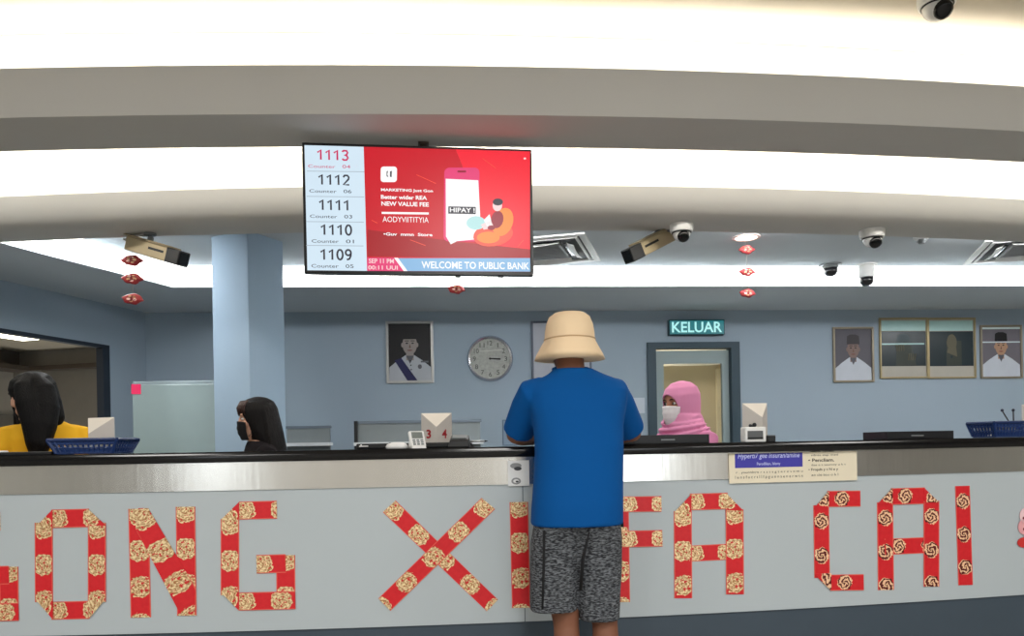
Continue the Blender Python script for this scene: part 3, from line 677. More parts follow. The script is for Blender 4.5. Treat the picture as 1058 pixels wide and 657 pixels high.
vent((c_.x - .41 * d_.x, c_.y - .41 * d_.y, HB), vr, 'square ceiling air vent partly hidden behind the television')
A_, B_ = P(1015, 249, z=HB), P(997, 272, z=HB); c_ = (A_ + B_) / 2; vr = math.radians(-25); d_ = Vector((math.cos(vr), math.sin(vr), 0))
vent((c_.x + .41 * d_.x, c_.y + .41 * d_.y, HB), vr, 'square ceiling air vent cut off by the right edge')
# downlight
q = P(771, 245, z=HB); dl = thing('downlight', (q.x, q.y, HB), 'round recessed downlight glowing pinkish above the right red ornaments', 'lamp')
mb = MB(); mb.lathe([(.10, 0), (.10, -.006), (.078, -.008), (.076, 0)], n=32); mb.build('trim_ring', mat('ring_pink', (236, 214, 208), .5), dl, 'auto')
mb = MB(); mb.lathe([(.0, -.001), (.076, -.001), (.076, -.004), (0, -.004)], n=32); mb.build('bulb_face', mat('bulb_warm', (255, 222, 205), .4, emit=5), dl)
# red ornaments on strings
def ornament(px, ys, Y, ztop, label, w):
    pts = [P(px, yy, Y=Y) for yy in ys]
    t = thing('hanging_ornament', (pts[0].x, Y, ztop), label, 'ornament', 'red paper ornaments hung on strings')
    mr, mg, mc = mat('ornament_red', (150, 42, 46), .5), mat('ornament_gold', (196, 150, 110), .5), mat('ornament_cream', (232, 190, 180), .6)
    mb = MB(); mb.tube([(0, 0, 0), (0, 0, pts[-1].z - ztop)], .0012, n=6); mb.build('string', mat('thread', (150, 140, 130), .7), t)
    for i, p_ in enumerate(pts):
        z = p_.z - ztop; s = w / 2; h = s * .62
        mb = MB()
        rs = []
        for (k, yy) in ((.7, .016), (1, .006), (1, -.006), (.7, -.016)):
            ring = []
            for j in range(20):
                a = 2 * PI * j / 20; c, sn = math.cos(a), math.sin(a)
                rr = (1 + .12 * math.cos(6 * a + i)); xx = s * c * rr * k; zz = h * sn * (1 + .1 * math.cos(5 * a)) * k
                if abs(c) > .93: xx *= 1.14
                ring.append(Vector((xx, yy, z + zz)))
            rs.append(ring)
        mb.rings(rs); o = mb.build('charm', mr, t, True)
        mb = MB()
        for k in range(5):
            a = k * 1.256 + i; mb.ell(s * .38 * math.cos(a), z + h * .42 * math.sin(a), s * .2, h * .22, -.0162, .002, k % 2)
        for q0, q1 in (((-.5, .2), (.5, .3)), ((-.4, -.35), (.45, -.25)), ((-.1, -.5), (.05, .5))):
            dx, dz = (q1[0] - q0[0]), (q1[1] - q0[1]); n_ = Vector((-dz, dx)).normalized() * .07
            mb.poly([(s * (q0[0] + n_.x), z + h * (q0[1] + n_.y)), (s * (q1[0] + n_.x), z + h * (q1[1] + n_.y)), (s * (q1[0] - n_.x), z + h * (q1[1] - n_.y)), (s * (q0[0] - n_.x), z + h * (q0[1] - n_.y))], -.018, .0015, 2)
        mb.build('charm_print', [mg, mc, mat('ornament_dark', (110, 22, 30), .6)], o)
    return t
ornament(136.5, (269, 288, 309), 4.72, HB, 'red ornaments on a string under the left bullet camera', .105)
ornament(471, (262, 280, 299), 4.72, HB, 'red ornament string with only its lowest charm showing below the television', .09)
ornament(771.5, (258, 281, 303), 5.35, HB, 'red ornaments on a string below the pinkish downlight', .1)

# ------------------------------------------------------------------ things on the back wall
def wallthing(name, px0, px1, py0, py1, label, cat, group=None):
    a, b = P(px0, (py0 + py1) / 2, Y=YW), P(px1, (py0 + py1) / 2, Y=YW); c, d = P((px0 + px1) / 2, py0, Y=YW), P((px0 + px1) / 2, py1, Y=YW)
    t = thing(name, ((a.x + b.x) / 2, YW, (c.z + d.z) / 2), label, cat, group)
    return t, (b.x - a.x) / 2, (c.z - d.z) / 2
def frame(t, hw, hh, fw, mt, dep=.025, name='frame'):
    mb = MB()
    for s in (-1, 1):
        mb.box((s * (hw - fw / 2), -dep / 2, 0), (fw, dep, 2 * hh)); mb.box((0, -dep / 2, s * (hh - fw / 2)), (2 * hw - 2 * fw, dep, fw))
    return mb.build(name, mt, t, bevel=.003)
M_SKINP = mat('photo_skin', (150, 118, 98), .5); M_SKINP2 = mat('photo_skin_light', (176, 138, 112), .5)
M_PWH = mat('photo_white', (196, 202, 212), .5); M_PDK = mat('photo_dark', (22, 20, 22), .4); M_PGR = mat('photo_grey', (88, 88, 96), .5)
def portrait(t, hw, hh, bg, hat, skin, cloth, sash=None, sx=1.0, glass=False, band=None, dy=0.0, fs=1.0):
    mb = MB(); y0 = -.008
    mb.rect(-hw, hw, -hh, hh, y0, .001, 0)
    f_ = fs * hh
    # shoulders
    mb.poly([(-hw * .98, -hh), (hw * .98, -hh), (hw * .96, -hh * .52), (hw * .6, -hh * .3), (hw * .2, -hh * .1), (-hw * .2, -hh * .1), (-hw * .6, -hh * .3), (-hw * .96, -hh * .52)], y0 - .001, .0006, 3)
    mb.rect(-f_ * .13, f_ * .13, -hh * .28, hh * .1, y0 - .0016, .0004, 2)
    mb.ell(0, hh * (.22 + dy), f_ * .25, f_ * .36, y0 - .002, .0006, 2)
    for s in (-1, 1):
        mb.ell(s * f_ * .1, hh * (.26 + dy), f_ * .045, f_ * .022, y0 - .0026, .0004, 4); mb.rect(s * f_ * .1 - f_ * .07, s * f_ * .1 + f_ * .07, hh * (.33 + dy), hh * (.355 + dy), y0 - .0026, .0004, 4)
        mb.ell(s * f_ * .255, hh * (.2 + dy), f_ * .04, f_ * .08, y0 - .0016, .0004, 2)
    mb.poly([(-f_ * .03, hh * (.1 + dy)), (f_ * .035, hh * (.1 + dy)), (f_ * .012, hh * (.24 + dy))], y0 - .0026, .0004, 5)
    mb.ell(0, hh * (.015 + dy), f_ * .09, f_ * .02, y0 - .0026, .0004, 6)
    if hat: mb.poly([(-f_ * .27, hh * (.40 + dy)), (f_ * .27, hh * (.40 + dy)), (f_ * .25, hh * (.72 + dy)), (f_ * .1, hh * (.78 + dy)), (-f_ * .12, hh * (.78 + dy)), (-f_ * .25, hh * (.72 + dy))], y0 - .003, .0006, 1)
    # collar and buttons
    mb.poly([(-f_ * .14, -hh * .12), (f_ * .14, -hh * .12), (0, -hh * .4)], y0 - .0022, .0004, 7)
    if sash is not None: mb.poly([(-hw * .72, -hh * .28), (-hw * .4, -hh * .2), (hw * .35, -hh), (-hw * .12, -hh)], y0 - .003, .0006, 8)
    if sash is not None:
        for i in range(4): mb.ell(hw * .02 + i * .003, -hh * (.3 + .15 * i), f_ * .025, f_ * .025, y0 - .0034, .0004, 4)
        mb.ell(hw * .45, -hh * .5, f_ * .07, f_ * .08, y0 - .0034, .0004, 7); mb.rect(hw * .5, hw * .85, -hh * .36, -hh * .3, y0 - .0034, .0004, 7)
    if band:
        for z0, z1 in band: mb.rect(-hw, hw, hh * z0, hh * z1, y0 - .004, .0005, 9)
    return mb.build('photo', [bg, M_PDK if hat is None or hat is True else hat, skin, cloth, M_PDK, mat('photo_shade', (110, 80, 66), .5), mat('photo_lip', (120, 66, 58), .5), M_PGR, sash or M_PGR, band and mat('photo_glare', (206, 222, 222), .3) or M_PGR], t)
M_SILV = mat('silver_frame', (186, 186, 184), .3, metal=.7); M_GOLD = mat('bronze_frame', (150, 140, 122), .4, metal=.4)
t, hw, hh = wallthing('framed_portrait', 399, 448, 332, 396, 'silver framed portrait of a man in white uniform with blue sash', 'picture')
frame(t, hw, hh, .025, M_SILV)
portrait(t, hw - .02, hh - .02, M_PDK, True, mat('photo_grey_skin', (150, 140, 136), .5), mat('uniform_white', (176, 180, 188), .5), sash=mat('sash_blue', (28, 30, 78), .5), dy=.05)
t, hw, hh = wallthing('framed_portrait', 860, 902, 338, 395, 'framed portrait of a man in a grey cap, leftmost of the row of pictures', 'picture', 'pictures on the right of the back wall')
frame(t, hw, hh, .02, M_GOLD); portrait(t, hw - .018, hh - .018, mat('photo_mauve', (92, 90, 98), .5), mat('cap_grey', (58, 54, 58), .5), mat('photo_skin_dim', (128, 106, 100), .5), M_PWH, fs=.95)
for px0, px1, lb, sk in ((908, 958, 'dark glassy framed picture left of its twin, holding two raised hands', 1), (957.5, 1007, 'dark glassy framed picture right of its twin, holding one pale figure', 2)):
    t, hw, hh = wallthing('framed_picture', px0, px1, 328.5, 391, lb, 'picture', 'pictures on the right of the back wall')
    frame(t, hw, hh, .016, mat('gold_frame', (172, 156, 118), .4, metal=.4))
    mb = MB(); y0 = -.008; w, h = hw - .014, hh - .014
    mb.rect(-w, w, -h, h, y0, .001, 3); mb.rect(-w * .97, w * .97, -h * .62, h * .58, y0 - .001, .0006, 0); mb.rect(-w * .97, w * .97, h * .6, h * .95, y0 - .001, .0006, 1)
    if sk == 1:
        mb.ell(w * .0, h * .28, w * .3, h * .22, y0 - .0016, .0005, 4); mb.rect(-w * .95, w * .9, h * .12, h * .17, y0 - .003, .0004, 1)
        mb.poly([(-w * .35, -h * .6), (w * .55, -h * .6), (w * .35, h * .05), (w * .1, h * .2), (-w * .3, h * .1)], y0 - .0022, .0005, 5)
        for i in range(4): mb.tube([(-w * .3 + i * w * .1, y0 - .003, -h * .1), (-w * .32 + i * w * .1, y0 - .003, h * .12)], .006, 2, n=6); mb.tube([(w * .2 + i * w * .09, y0 - .003, -h * .42), (w * .22 + i * w * .1, y0 - .003, -h * .2)], .006, 2, n=6)
    else:
        mb.rect(-w * .22, w * .45, -h * .6, h * .25, y0 - .0016, .0005, 5); mb.ell(w * .02, h * .2, w * .22, h * .28, y0 - .0022, .0005, 2); mb.poly([(-w * .2, -h * .15), (w * .25, -h * .3), (w * .2, h * .1), (-w * .1, h * .15)], y0 - .0026, .0005, 2); mb.ell(0, -h * .3, w * .05, h * .05, y0 - .0032, .0005, 0)
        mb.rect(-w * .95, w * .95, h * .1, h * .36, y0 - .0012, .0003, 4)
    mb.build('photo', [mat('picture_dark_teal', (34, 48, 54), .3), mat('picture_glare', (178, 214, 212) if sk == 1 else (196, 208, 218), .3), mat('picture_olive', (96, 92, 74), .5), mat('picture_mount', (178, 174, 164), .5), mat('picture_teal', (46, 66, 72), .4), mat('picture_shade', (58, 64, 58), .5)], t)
t, hw, hh = wallthing('framed_portrait', 1012, 1055, 336, 391, 'framed portrait of a man in a black cap, rightmost of the row of pictures', 'picture', 'pictures on the right of the back wall')
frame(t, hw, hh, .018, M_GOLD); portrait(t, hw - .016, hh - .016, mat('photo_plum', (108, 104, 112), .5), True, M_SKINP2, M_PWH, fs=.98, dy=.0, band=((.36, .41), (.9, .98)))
# clock
t, hw, hh = wallthing('wall_clock', 482.5, 530, 348, 393.5, 'round wall clock with silver rim left of the customer', 'clock')
RX = Matrix.Rotation(PI / 2, 4, 'X')
mb = MB(); R_ = hw; mb.M = RX; mb.lathe([(R_ * .88, .0), (R_, .0), (R_, .02), (R_ * .95, .035), (R_ * .87, .03), (R_ * .86, .01)], n=48); mb.build('rim', M_CHROME, t, 'auto')
mb = MB(); mb.M = RX; mb.lathe([(0, .006), (R_ * .88, .006), (R_ * .88, .012), (0, .012)], n=48); mb.build('dial', mat('clock_dial', (168, 170, 164), .5, noise=.18, scale=45), t)
for i in range(1, 13):
    a = PI / 2 - i * PI / 6; cx, cz = R_ * .68 * math.cos(a), R_ * .68 * math.sin(a); text('numeral', str(i), t, cx - (.004 if i == 1 else .014) - (.009 if i > 9 else 0), cx + (.004 if i == 1 else .014) + (.009 if i > 9 else 0), cz - .022, cz + .022, -.012, mat('clock_ink', (70, 72, 70), .6))
mb = MB(); mb.M = Matrix.Translation((0, -.016, 0)); mb.poly([(-.012, -.004), (.10, -.012), (.10, .004), (-.012, .008)], 0, .002); mb.build('hour_hand', M_BLACKINK, t)
mb = MB(); mb.poly([(-.1, .068), (.12, .082), (.12, .088), (-.1, .074)], -.019, .002); mb.build('minute_hand', mat('hand_pale', (206, 206, 200), .5), t)
mb = MB(); mb.M = RX; mb.lathe([(0, .012), (.01, .012), (.01, .022), (0, .022)], n=16); mb.build('hub', M_BLACKINK, t)
# exit sign
t, hw, hh = wallthing('exit_sign', 689.5, 746.5, 331, 347, 'teal illuminated KELUAR exit sign above the door', 'sign')
mb = MB(); mb.box((0, -.03, 0), (2 * hw, .06, 2 * hh)); mb.build('sign_box', mat('sign_casing', (34, 62, 70), .5), t, bevel=.004)
mb = MB(); mb.rect(-hw * .97, hw * .97, -hh * .86, hh * .86, -.06, .002); mb.build('sign_face', screen('sign_teal', (32, 118, 126), .9), t)
text('sign_text', 'KELUAR', t, -hw * .9, hw * .9, -hh * .68, hh * .7, -.062, screen('sign_letters', (176, 238, 236), 1.0), t=.001, bold=.02)
# notices
t, hw, hh = wallthing('notice_board', 549.5, 610, 332.5, 392, 'pale grey notice board on the wall behind the customer hat', 'board')
mb = MB(); mb.box((0, -.01, 0), (2 * hw, .02, 2 * hh)); mb.build('board', mat('board_grey', (176, 180, 190), .6), t); frame(t, hw + .006, hh + .006, .02, mat('board_edge', (96, 104, 118), .5), dep=.028)
t, hw, hh = wallthing('notice', 519.5, 535, 434, 460, 'small pale blue notice on the wall left of the customer elbow', 'notice')
mb = MB(); mb.box((0, -.003, 0), (2 * hw, .006, 2 * hh)); mb.build('sheet', mat('notice_blue', (136, 156, 176), .7), t); frame(t, hw + .004, hh + .004, .01, mat('notice_edge', (96, 114, 134), .6), dep=.009)
t, hw, hh = wallthing('notice', 643, 666, 411, 427, 'small white note on the wall right of the customer, next to the door', 'notice')
mb = MB(); mb.box((0, -.002, 0), (2 * hw, .008, 2 * hh)); mb.poly([(-hw * .5, hh * .2), (hw * .6, hh * .9), (hw * .9, hh * .2), (hw * .2, -hh * .2)], -.006, .001); mb.build('sheet', mat('note_white', (196, 206, 216), .7), t)

# ------------------------------------------------------------------ office furniture
def partition(px0, px1, py0, py1, Y, label, post=False):
    a, b = P(px0, py0, Y=Y), P(px1, py0, Y=Y); zt_ = a.z; zs = P(px0, py1, Y=Y).z
    t = thing('desk_partition', ((a.x + b.x) / 2, Y, 0), label, 'partition', 'low desk partitions in the office'); w = b.x - a.x
    mb = MB(); mb.box((0, 0, zt_ / 2), (w, .04, zt_)); mb.build('panel', mat('partition_grey', (116, 124, 127), .7, noise=.03), t)
    mb = MB(); mb.box((0, 0, zt_ + .01), (w + .02, .05, .02)); mb.build('top_rail', mat('rail_dark', (100, 112, 124), .5), t)
    mb = MB(); mb.box((0, -.06, zs), (w + .04, .12, .025)); mb.build('shelf', mat('shelf_white', (206, 212, 216), .5), t)
    if post:
        mb = MB(); mb.box((-w / 2 - .012, -.02, zt_ / 2 + .01), (.024, .07, zt_ + .02)); mb.build('end_post', M_DARKP, t)
    return t
partition(297, 341, 443, 459.5, 6.0, 'low grey desk partition right of the masked teller in black')
partition(370, 496, 438, 459, 5.7, 'long low grey desk partition behind the middle number box', True)
a, b = P(134.5, 395, Y=5.9), P(226, 395, Y=5.9)
t = thing('storage_cabinet', ((a.x + b.x) / 2, 6.1, 0), 'tall pale green grey glossy cabinet left of the pillar', 'cabinet'); w = b.x - a.x; zt_ = P(176, 393, Y=5.9).z
mb = MB(); mb.box((0, .02, zt_ / 2), (w, .36, zt_)); mb.build('carcass', mat('cabinet_side', (128, 142, 146), .4), t, bevel=.005)
mb = MB(); mb.box((0, -.19, zt_ / 2 + .02), (w - .03, .02, zt_ - .1)); mb.build('door', mat('cabinet_gloss', (134, 150, 150), .3, noise=.02, coat=.15), t, bevel=.003)
mb = MB(); mb.box((w / 2 - .08, -.21, 1.0), (.015, .02, .12)); mb.build('handle', M_CHROME, t)
q = P(140.5, 402, Y=5.896); st2 = MB(); st2.box((q.x, 5.897, q.z), (.07, .004, .075)); tag(st2.build('sticker', mat('sticker_pink', (222, 40, 92), .6)), 'bright pink square sticker on the corner of the green grey cabinet', 'sticker')

# ------------------------------------------------------------------ things on the countertop
def onc(px, off=.14):                         # a point on the countertop, some way behind the front edge
    d = ray(px, 462); Y = 3.05
    for _ in range(12): Y = front(d.x * Y / d.y) + off
    return Vector((d.x * Y / d.y, Y, ZT))
def number_box(px, off, w, h, rz, label, faces, ap=.42, lift=0.0):
    q = onc(px, off); q.z += lift; t = thing('number_box', q, label, 'number box', 'folded card number boxes on the countertop', rz=rz)
    s = w / 2                                # square column on its corner; its front upper corner cut by a triangular facet
    Lq, Rq, Fq, Bq = (-s, 0), (s, 0), (0, -s), (0, s)
    z1 = h
    vs = [(-s, 0, 0), (0, -s, 0), (s, 0, 0), (0, s, 0), (-s, 0, z1), (0, -s, z1 * (1 - ap)), (s, 0, z1), (0, s, z1)]
    mb = MB(); mb.add(vs, [(3, 2, 1, 0), (0, 1, 5, 4), (1, 2, 6, 5), (2, 3, 7, 6), (3, 0, 4, 7), (4, 6, 7)], 0); mb.add([vs[4], vs[5], vs[6]], [(0, 1, 2)], 1)
    mb.build('card_box', [M_CARD, mat('card_cream', (222, 214, 202), .75)], t)
    for side, ch, mt_ in faces:
        ang = -PI / 4 if side < 0 else PI / 4
        Mx = Matrix.Translation((side * s / 2, -s / 2, 0)) @ Matrix.Rotation(ang, 4, 'Z')
        text('number', ch, t, -.014, .014, h * .14, h * .44, -.0006, mt_, M=Mx, bold=.03)
    return t
kx = 1 / 245
number_box(451.5, .24, 31 * kx, 30 * kx, 0, 'folded card number box with red 3 and 4, middle of the counter', ((-1, '3', M_REDINK), (1, '4', M_REDINK)), .48, .0222)
number_box(105, .3, 33 * kx, 37 * kx, -.35, 'folded card number box behind the left blue basket', ((1, '12', M_REDINK),), .45)
number_box(780.5, .2, 28 * kx * 1.04, 41 * kx, .15, 'tall card number box behind the card reader, right of the door', ((-1, '2', M_BLACKINK),), .38)
number_box(1068, .2, 30 * kx, 37 * kx, .1, 'folded card number box cut off by the right edge', ((-1, '1', M_REDINK),))
def basket(px, off, w, d, h, label):
    q = onc(px, off); t = thing('basket', q, label, 'basket', 'blue plastic baskets on the countertop', rz=math.atan(.052 * q.x))
    mt = mat('blue_plastic', (30, 54, 104), .4)
    tp = .82
    def c(u, k): # point around the tapered rectangle, level k 0..1
        ww, dd = (w / 2) * (tp + (1 - tp) * k), (d / 2) * (tp + (1 - tp) * k)
        u = u % 4; s = int(u); r_ = u - s
        p = [(-ww, -dd), (ww, -dd), (ww, dd), (-ww, dd)]
        a_, b_ = p[s], p[(s + 1) % 4]; return Vector((a_[0] + (b_[0] - a_[0]) * r_, a_[1] + (b_[1] - a_[1]) * r_, .006 + (h - .008) * k))
    mb = MB()
    for k, r_ in ((0, .004), (.38, .0035), (.7, .0035)):
        for s in range(4): mb.tube([c(s, k), c(s + .999, k)], r_, n=6)
    for s in range(4):
        n = 12 if s % 2 == 0 else 8
        for i in range(n):
            u = s + i / n; mb.tube([c(u, 0), c(u, 1)], .0042 if i else .007, n=6)
    mb.box((0, 0, .004), (w * tp, d * tp, .006))
    for s in range(4):
        for k0, k1 in ((.0, .3), (.72, .95)):
            a_, b_, c2, d2 = c(s, k0), c(s + .999, k0), c(s + .999, k1), c(s, k1); o_ = Vector((0, 0, 0)); n_ = (b_ - a_).cross(d2 - a_).normalized() * .002
            mb.hexa([a_, b_, c2, d2], [a_ - n_, b_ - n_, c2 - n_, d2 - n_])
    mb.build('basket_body', mt, t)
    mb = MB()
    for s in range(4): mb.tube([c(s, 1), c(s + 1.0, 1)], .007, n=8)
    mb.build('rim', mat('blue_rim', (26, 46, 92), .35), t)
    return t, q
b1, q1 = basket(97.5, .11, .262, .17, .058, 'blue plastic basket at the left, beside the teller in yellow')
b2, q2 = basket(1034, .12, .21, .15, .068, 'blue plastic basket near the right edge, holding pens')
def paper(q, w, d, h, z, label, rz=0, n='paper_stack', dx=0):
    mb = MB()
    for i in range(4): mb.box((random.uniform(-.004, .004), random.uniform(-.004, .004), h * (i + .5) / 4), (w, d, h / 4 * .94), rot=(0, 0, random.uniform(-.05, .05)))
    o = mb.build(n, M_PAPER); o.location = (q.x + dx, q.y, q.z + z); o.rotation_euler = (0, 0, rz); return tag(o, label, 'papers')
paper(q1, .17, .11, .028, .008, 'white slips lying inside the left blue basket', .05)
paper(q2, .12, .1, .066, .008, 'stack of white forms in the right blue basket', .06, dx=-.025)
for px, ang, lb in ((1029, -.25, 'black pen leaning left out of the right blue basket'), (1033, .12, 'black pen with ring end standing in the right blue basket')):
    t = thing('pen', (q2.x + .055 + .012 * (ang > 0), q2.y + .01, q2.z + .012), lb, 'pen', 'pens in the right basket')
    mb = MB(); mb.tube([(0, 0, 0), (ang * .03, 0, .06), (ang * .11 - .01, 0, .108)], .003, n=8); mb.build('barrel', M_DARKP, t, True)
    mb = MB(); mb.ball((ang * .11 - .01, 0, .11), .0068); mb.build('cap', mat('navy_plastic', (24, 28, 48), .4), t, True)
def slabthing(name, px0, px1, h, d, off, label, cat, mt=M_DARKP, z=0, details=None, lid=None):
    q = onc((px0 + px1) / 2, off); w = (px1 - px0) / f * (q - EYE).dot(F); t = thing(name, (q.x, q.y, q.z + z), label, cat, rz=math.atan(.052 * q.x))
    mb = MB(); mb.box((0, 0, h / 2), (w, d, h)); mb.build('body', mt, t, bevel=min(h * .25, .006))
    return t, w
def tray(px0, px1, h, d, off, label):
    q = onc((px0 + px1) / 2, off); w = (px1 - px0) / f * (q - EYE).dot(F); t = thing('document_tray', q, label, 'tray', 'black trays on the countertop', rz=math.atan(.052 * q.x))
    mb = MB(); mb.box((0, 0, .003), (w, d, .006)); 
    for s in (-1, 1): mb.box((s * (w / 2 - .003), 0, h / 2), (.006, d, h)); mb.box((0, s * (d / 2 - .003), h / 2), (w - .012, .006, h))
    mb.build('tray_body', M_DARKP, t, bevel=.001)
    mb = MB(); mb.box((-w * .05, -d / 2 - .0012, h * .45), (w * .18, .002, h * .16)); mb.build('tray_label', M_GREYP, t)
    mb = MB(); mb.box((0, 0, .009), (w * .8, d * .8, .006)); mb.build('liner', mat('black_felt', (16, 16, 18), .9), t)
    return t
tray(900, 976, .034, .16, .13, 'black tray on the counter left of the right blue basket')
tray(648, 727, .036, .16, .13, 'black tray in front of the teller in the pink hijab')
slabthing('writing_pad', 2, 66, .014, .16, .12, 'thin black pad in front of the teller in yellow', 'pad')
t, w = slabthing('writing_pad', 372, 484, .022, .2, .22, 'black pad under the middle number box', 'pad')
mb = MB(); mb.box((-w / 2 + .03, -.1012, .012), (.035, .002, .004)); mb.ell(-w / 2 + .02, .017, .003, .003, -.1, .001); mb.build('pad_label', M_WHITEP, t)
t, w = slabthing('eraser', -8, 5, .02, .05, .07, 'white block at the far left end of the countertop', 'block', M_WHITEP)
# calculator / white desk things in the middle
q = onc(431, .06); cal = thing('calculator', q, 'white calculator tilted on its stand left of the middle number box', 'calculator', rz=.35)
mb = MB(); Mc = Matrix.Translation((0, 0, .035)) @ Matrix.Rotation(math.radians(-28), 4, 'X'); mb.M = Mc; mb.box((0, 0, 0), (.062, .016, .068)); mb.build('case', M_WHITEP, cal, bevel=.004)
mb = MB(); mb.M = Mc; mb.box((0, -.0085, .014), (.044, .002, .028)); mb.build('display', mat('lcd_grey', (120, 126, 122), .3), cal)
mb = MB(); mb.M = Mc
for i in range(3):
    for j in range(3): mb.box((-.016 + .016 * i, -.009, -.008 - .009 * j), (.011, .003, .006))
mb.build('keys', M_GREYP, cal, bevel=.001)
mb = MB(); mb.hexa([(-.028, -.03, 0), (.028, -.03, 0), (.028, .035, 0), (-.028, .035, 0)], [(-.028, -.026, .006), (.028, -.026, .006), (.028, .014, .03), (-.028, .014, .03)]); mb.build('stand', M_WHITEP, cal)
q = onc(410, .06); ms = thing('computer_mouse', q, 'white mouse lying left of the white calculator', 'mouse', rz=1.2)
mb = MB(); mb.levels([(0, 0, 0, .026, .042), (0, 0, .008, .028, .045), (0, 0, .018, .024, .039), (0, -.003, .024, .014, .024), (0, -.004, .025, .004, .008)], n=28, e=2.4); mb.build('shell', M_WHITEP, ms, True)
mb = MB(); mb.box((0, .024, .0225), (.005, .016, .005)); mb.build('scroll_wheel', M_GREYP, ms)
q = onc(475, .07); sp_ = thing('card_terminal', q, 'black card terminal with a chained pen right of the middle number box', 'terminal', rz=-.1)
mb = MB(); mb.hexa([(-.043, -.035, 0), (.043, -.035, 0), (.043, .035, 0), (-.043, .035, 0)], [(-.036, -.028, .03), (.036, -.028, .03), (.036, .03, .05), (-.036, .03, .05)]); mb.build('body', M_DARKP, sp_, bevel=.005)
mb = MB(); mb.M = Matrix.Translation((0, 0, .0405)) @ Matrix.Rotation(.33, 4, 'X'); mb.box((0, 0, .002), (.056, .036, .004)); mb.build('keypad', M_GREYP, sp_)
q = onc(489, .09); pn = thing('pen', (q.x, q.y, q.z), 'silver pen lying in its holder right of the black terminal', 'pen')
mb = MB(); mb.tube([(-.02, 0, .022), (.045, -.01, .024)], .004, n=8); mb.build('barrel', M_ALU, pn, True)
mb = MB(); mb.tube([(.045, -.01, .024), (.058, -.012, .0245)], [.004, .0012], n=8); mb.build('tip', M_DARKP, pn, True)
mb = MB(); mb.lathe([(.014, 0), (.013, .006), (.006, .012), (.006, .018), (0, .018)], c=(-.01, 0, 0), n=16); mb.build('holder', M_DARKP, pn, 'auto')
q = onc(778.5, .06); rd = thing('card_reader', q, 'white card reader with grey display in front of the tall number box', 'card reader', rz=.05)
mb = MB(); mb.box((0, 0, .031), (.09, .05, .062)); mb.build('body', M_WHITEP, rd, bevel=.005)
mb = MB(); mb.rect(-.036, .03, .012, .046, -.025, .0015); mb.build('display', mat('reader_grey', (96, 98, 100), .3), rd)
mb = MB(); mb.rect(-.036, .03, .012, .02, -.0265, .001); mb.build('slot', M_DARKP, rd)
mb = MB(); mb.ball((-.012, 0, .068), .007); mb.ball((.006, 0, .071), .009); mb.build('button', M_DARKP, rd, True)
q = onc(796, .07); bk = thing('ink_pad', q, 'small black block beside the white card reader', 'block')
mb = MB(); mb.box((0, 0, .0125), (.03, .04, .025)); mb.build('body', M_DARKP, bk, bevel=.003)
mb = MB(); mb.box((0, 0, .0265), (.028, .038, .003)); mb.build('lid', M_GREYP, bk)
# ------------------------------------------------------------------ people
HEAD = [(-.118, .070, .03, .022), (-.105, .082, .012, .036), (-.085, .088, -.015, .047), (-.055, .090, -.05, .057), (-.025, .088, -.072, .065), (.0, .087, -.088, .069), (.03, .092, -.098, .073), (.06, .088, -.099, .073), (.085, .074, -.09, .065), (.104, .046, -.066, .046), (.115, .012, -.03, .02)]
def head(mb, Mx, s=1.0):
    old = mb.M.copy(); mb.M = old @ Mx @ Matrix.Scale(s, 4)
    lv = [(0, (a + b) / 2, z, w, (a - b) / 2) for z, a, b, w in HEAD]
    mb.levels(lv, n=32, e=2.2)
    mb.rings([[Vector(p) for p in r_] for r_ in ([(-.010, .08, .02), (.010, .08, .02), (.006, .095, .02), (-.006, .095, .02)], [(-.011, .08, -.005), (.011, .08, -.005), (.007, .106, -.005), (-.007, .106, -.005)], [(-.017, .075, -.034), (.017, .075, -.034), (.009, .112, -.03), (-.009, .112, -.03)], [(-.014, .075, -.042), (.014, .075, -.042), (.006, .1, -.041), (-.006, .1, -.041)])])
    mb.ball((0, .088, -.062), (.024, .01, .0055)); mb.ball((0, .087, -.072), (.02, .01, .006)); mb.ball((0, .078, -.104), (.02, .013, .014))
    for sx in (-1, 1):
        mb.ball((sx * .034, .08, .03), (.026, .014, .006)); mb.ball((sx * .045, .07, -.025), (.022, .02, .018)); mb.ball((sx * .073, -.008, -.005), (.008, .018, .032))
    mb.M = old
def eyes(Mx, s, parent, skin):
    for sx in (-1, 1):
        mb = MB(); mb.M = Mx @ Matrix.Scale(s, 4); mb.ball((sx * .032, .0795, .006), (.0135, .011, .008), 0); mb.ball((sx * .032, .0845, .006), (.0095, .0072, .0074), 1)
        mb.build('eye', [mat('eye_white', (224, 220, 214), .3), mat('iris_dark', (30, 18, 14), .2)], parent, True)
        mb = MB(); mb.M = Mx @ Matrix.Scale(s, 4); mb.tube([(sx * .015, .094, .026), (sx * .03, .096, .031), (sx * .05, .084, .026)], [.003, .0036, .002], n=6); mb.build('eyebrow', mat('brow_dark', (34, 24, 20), .8), parent, True)
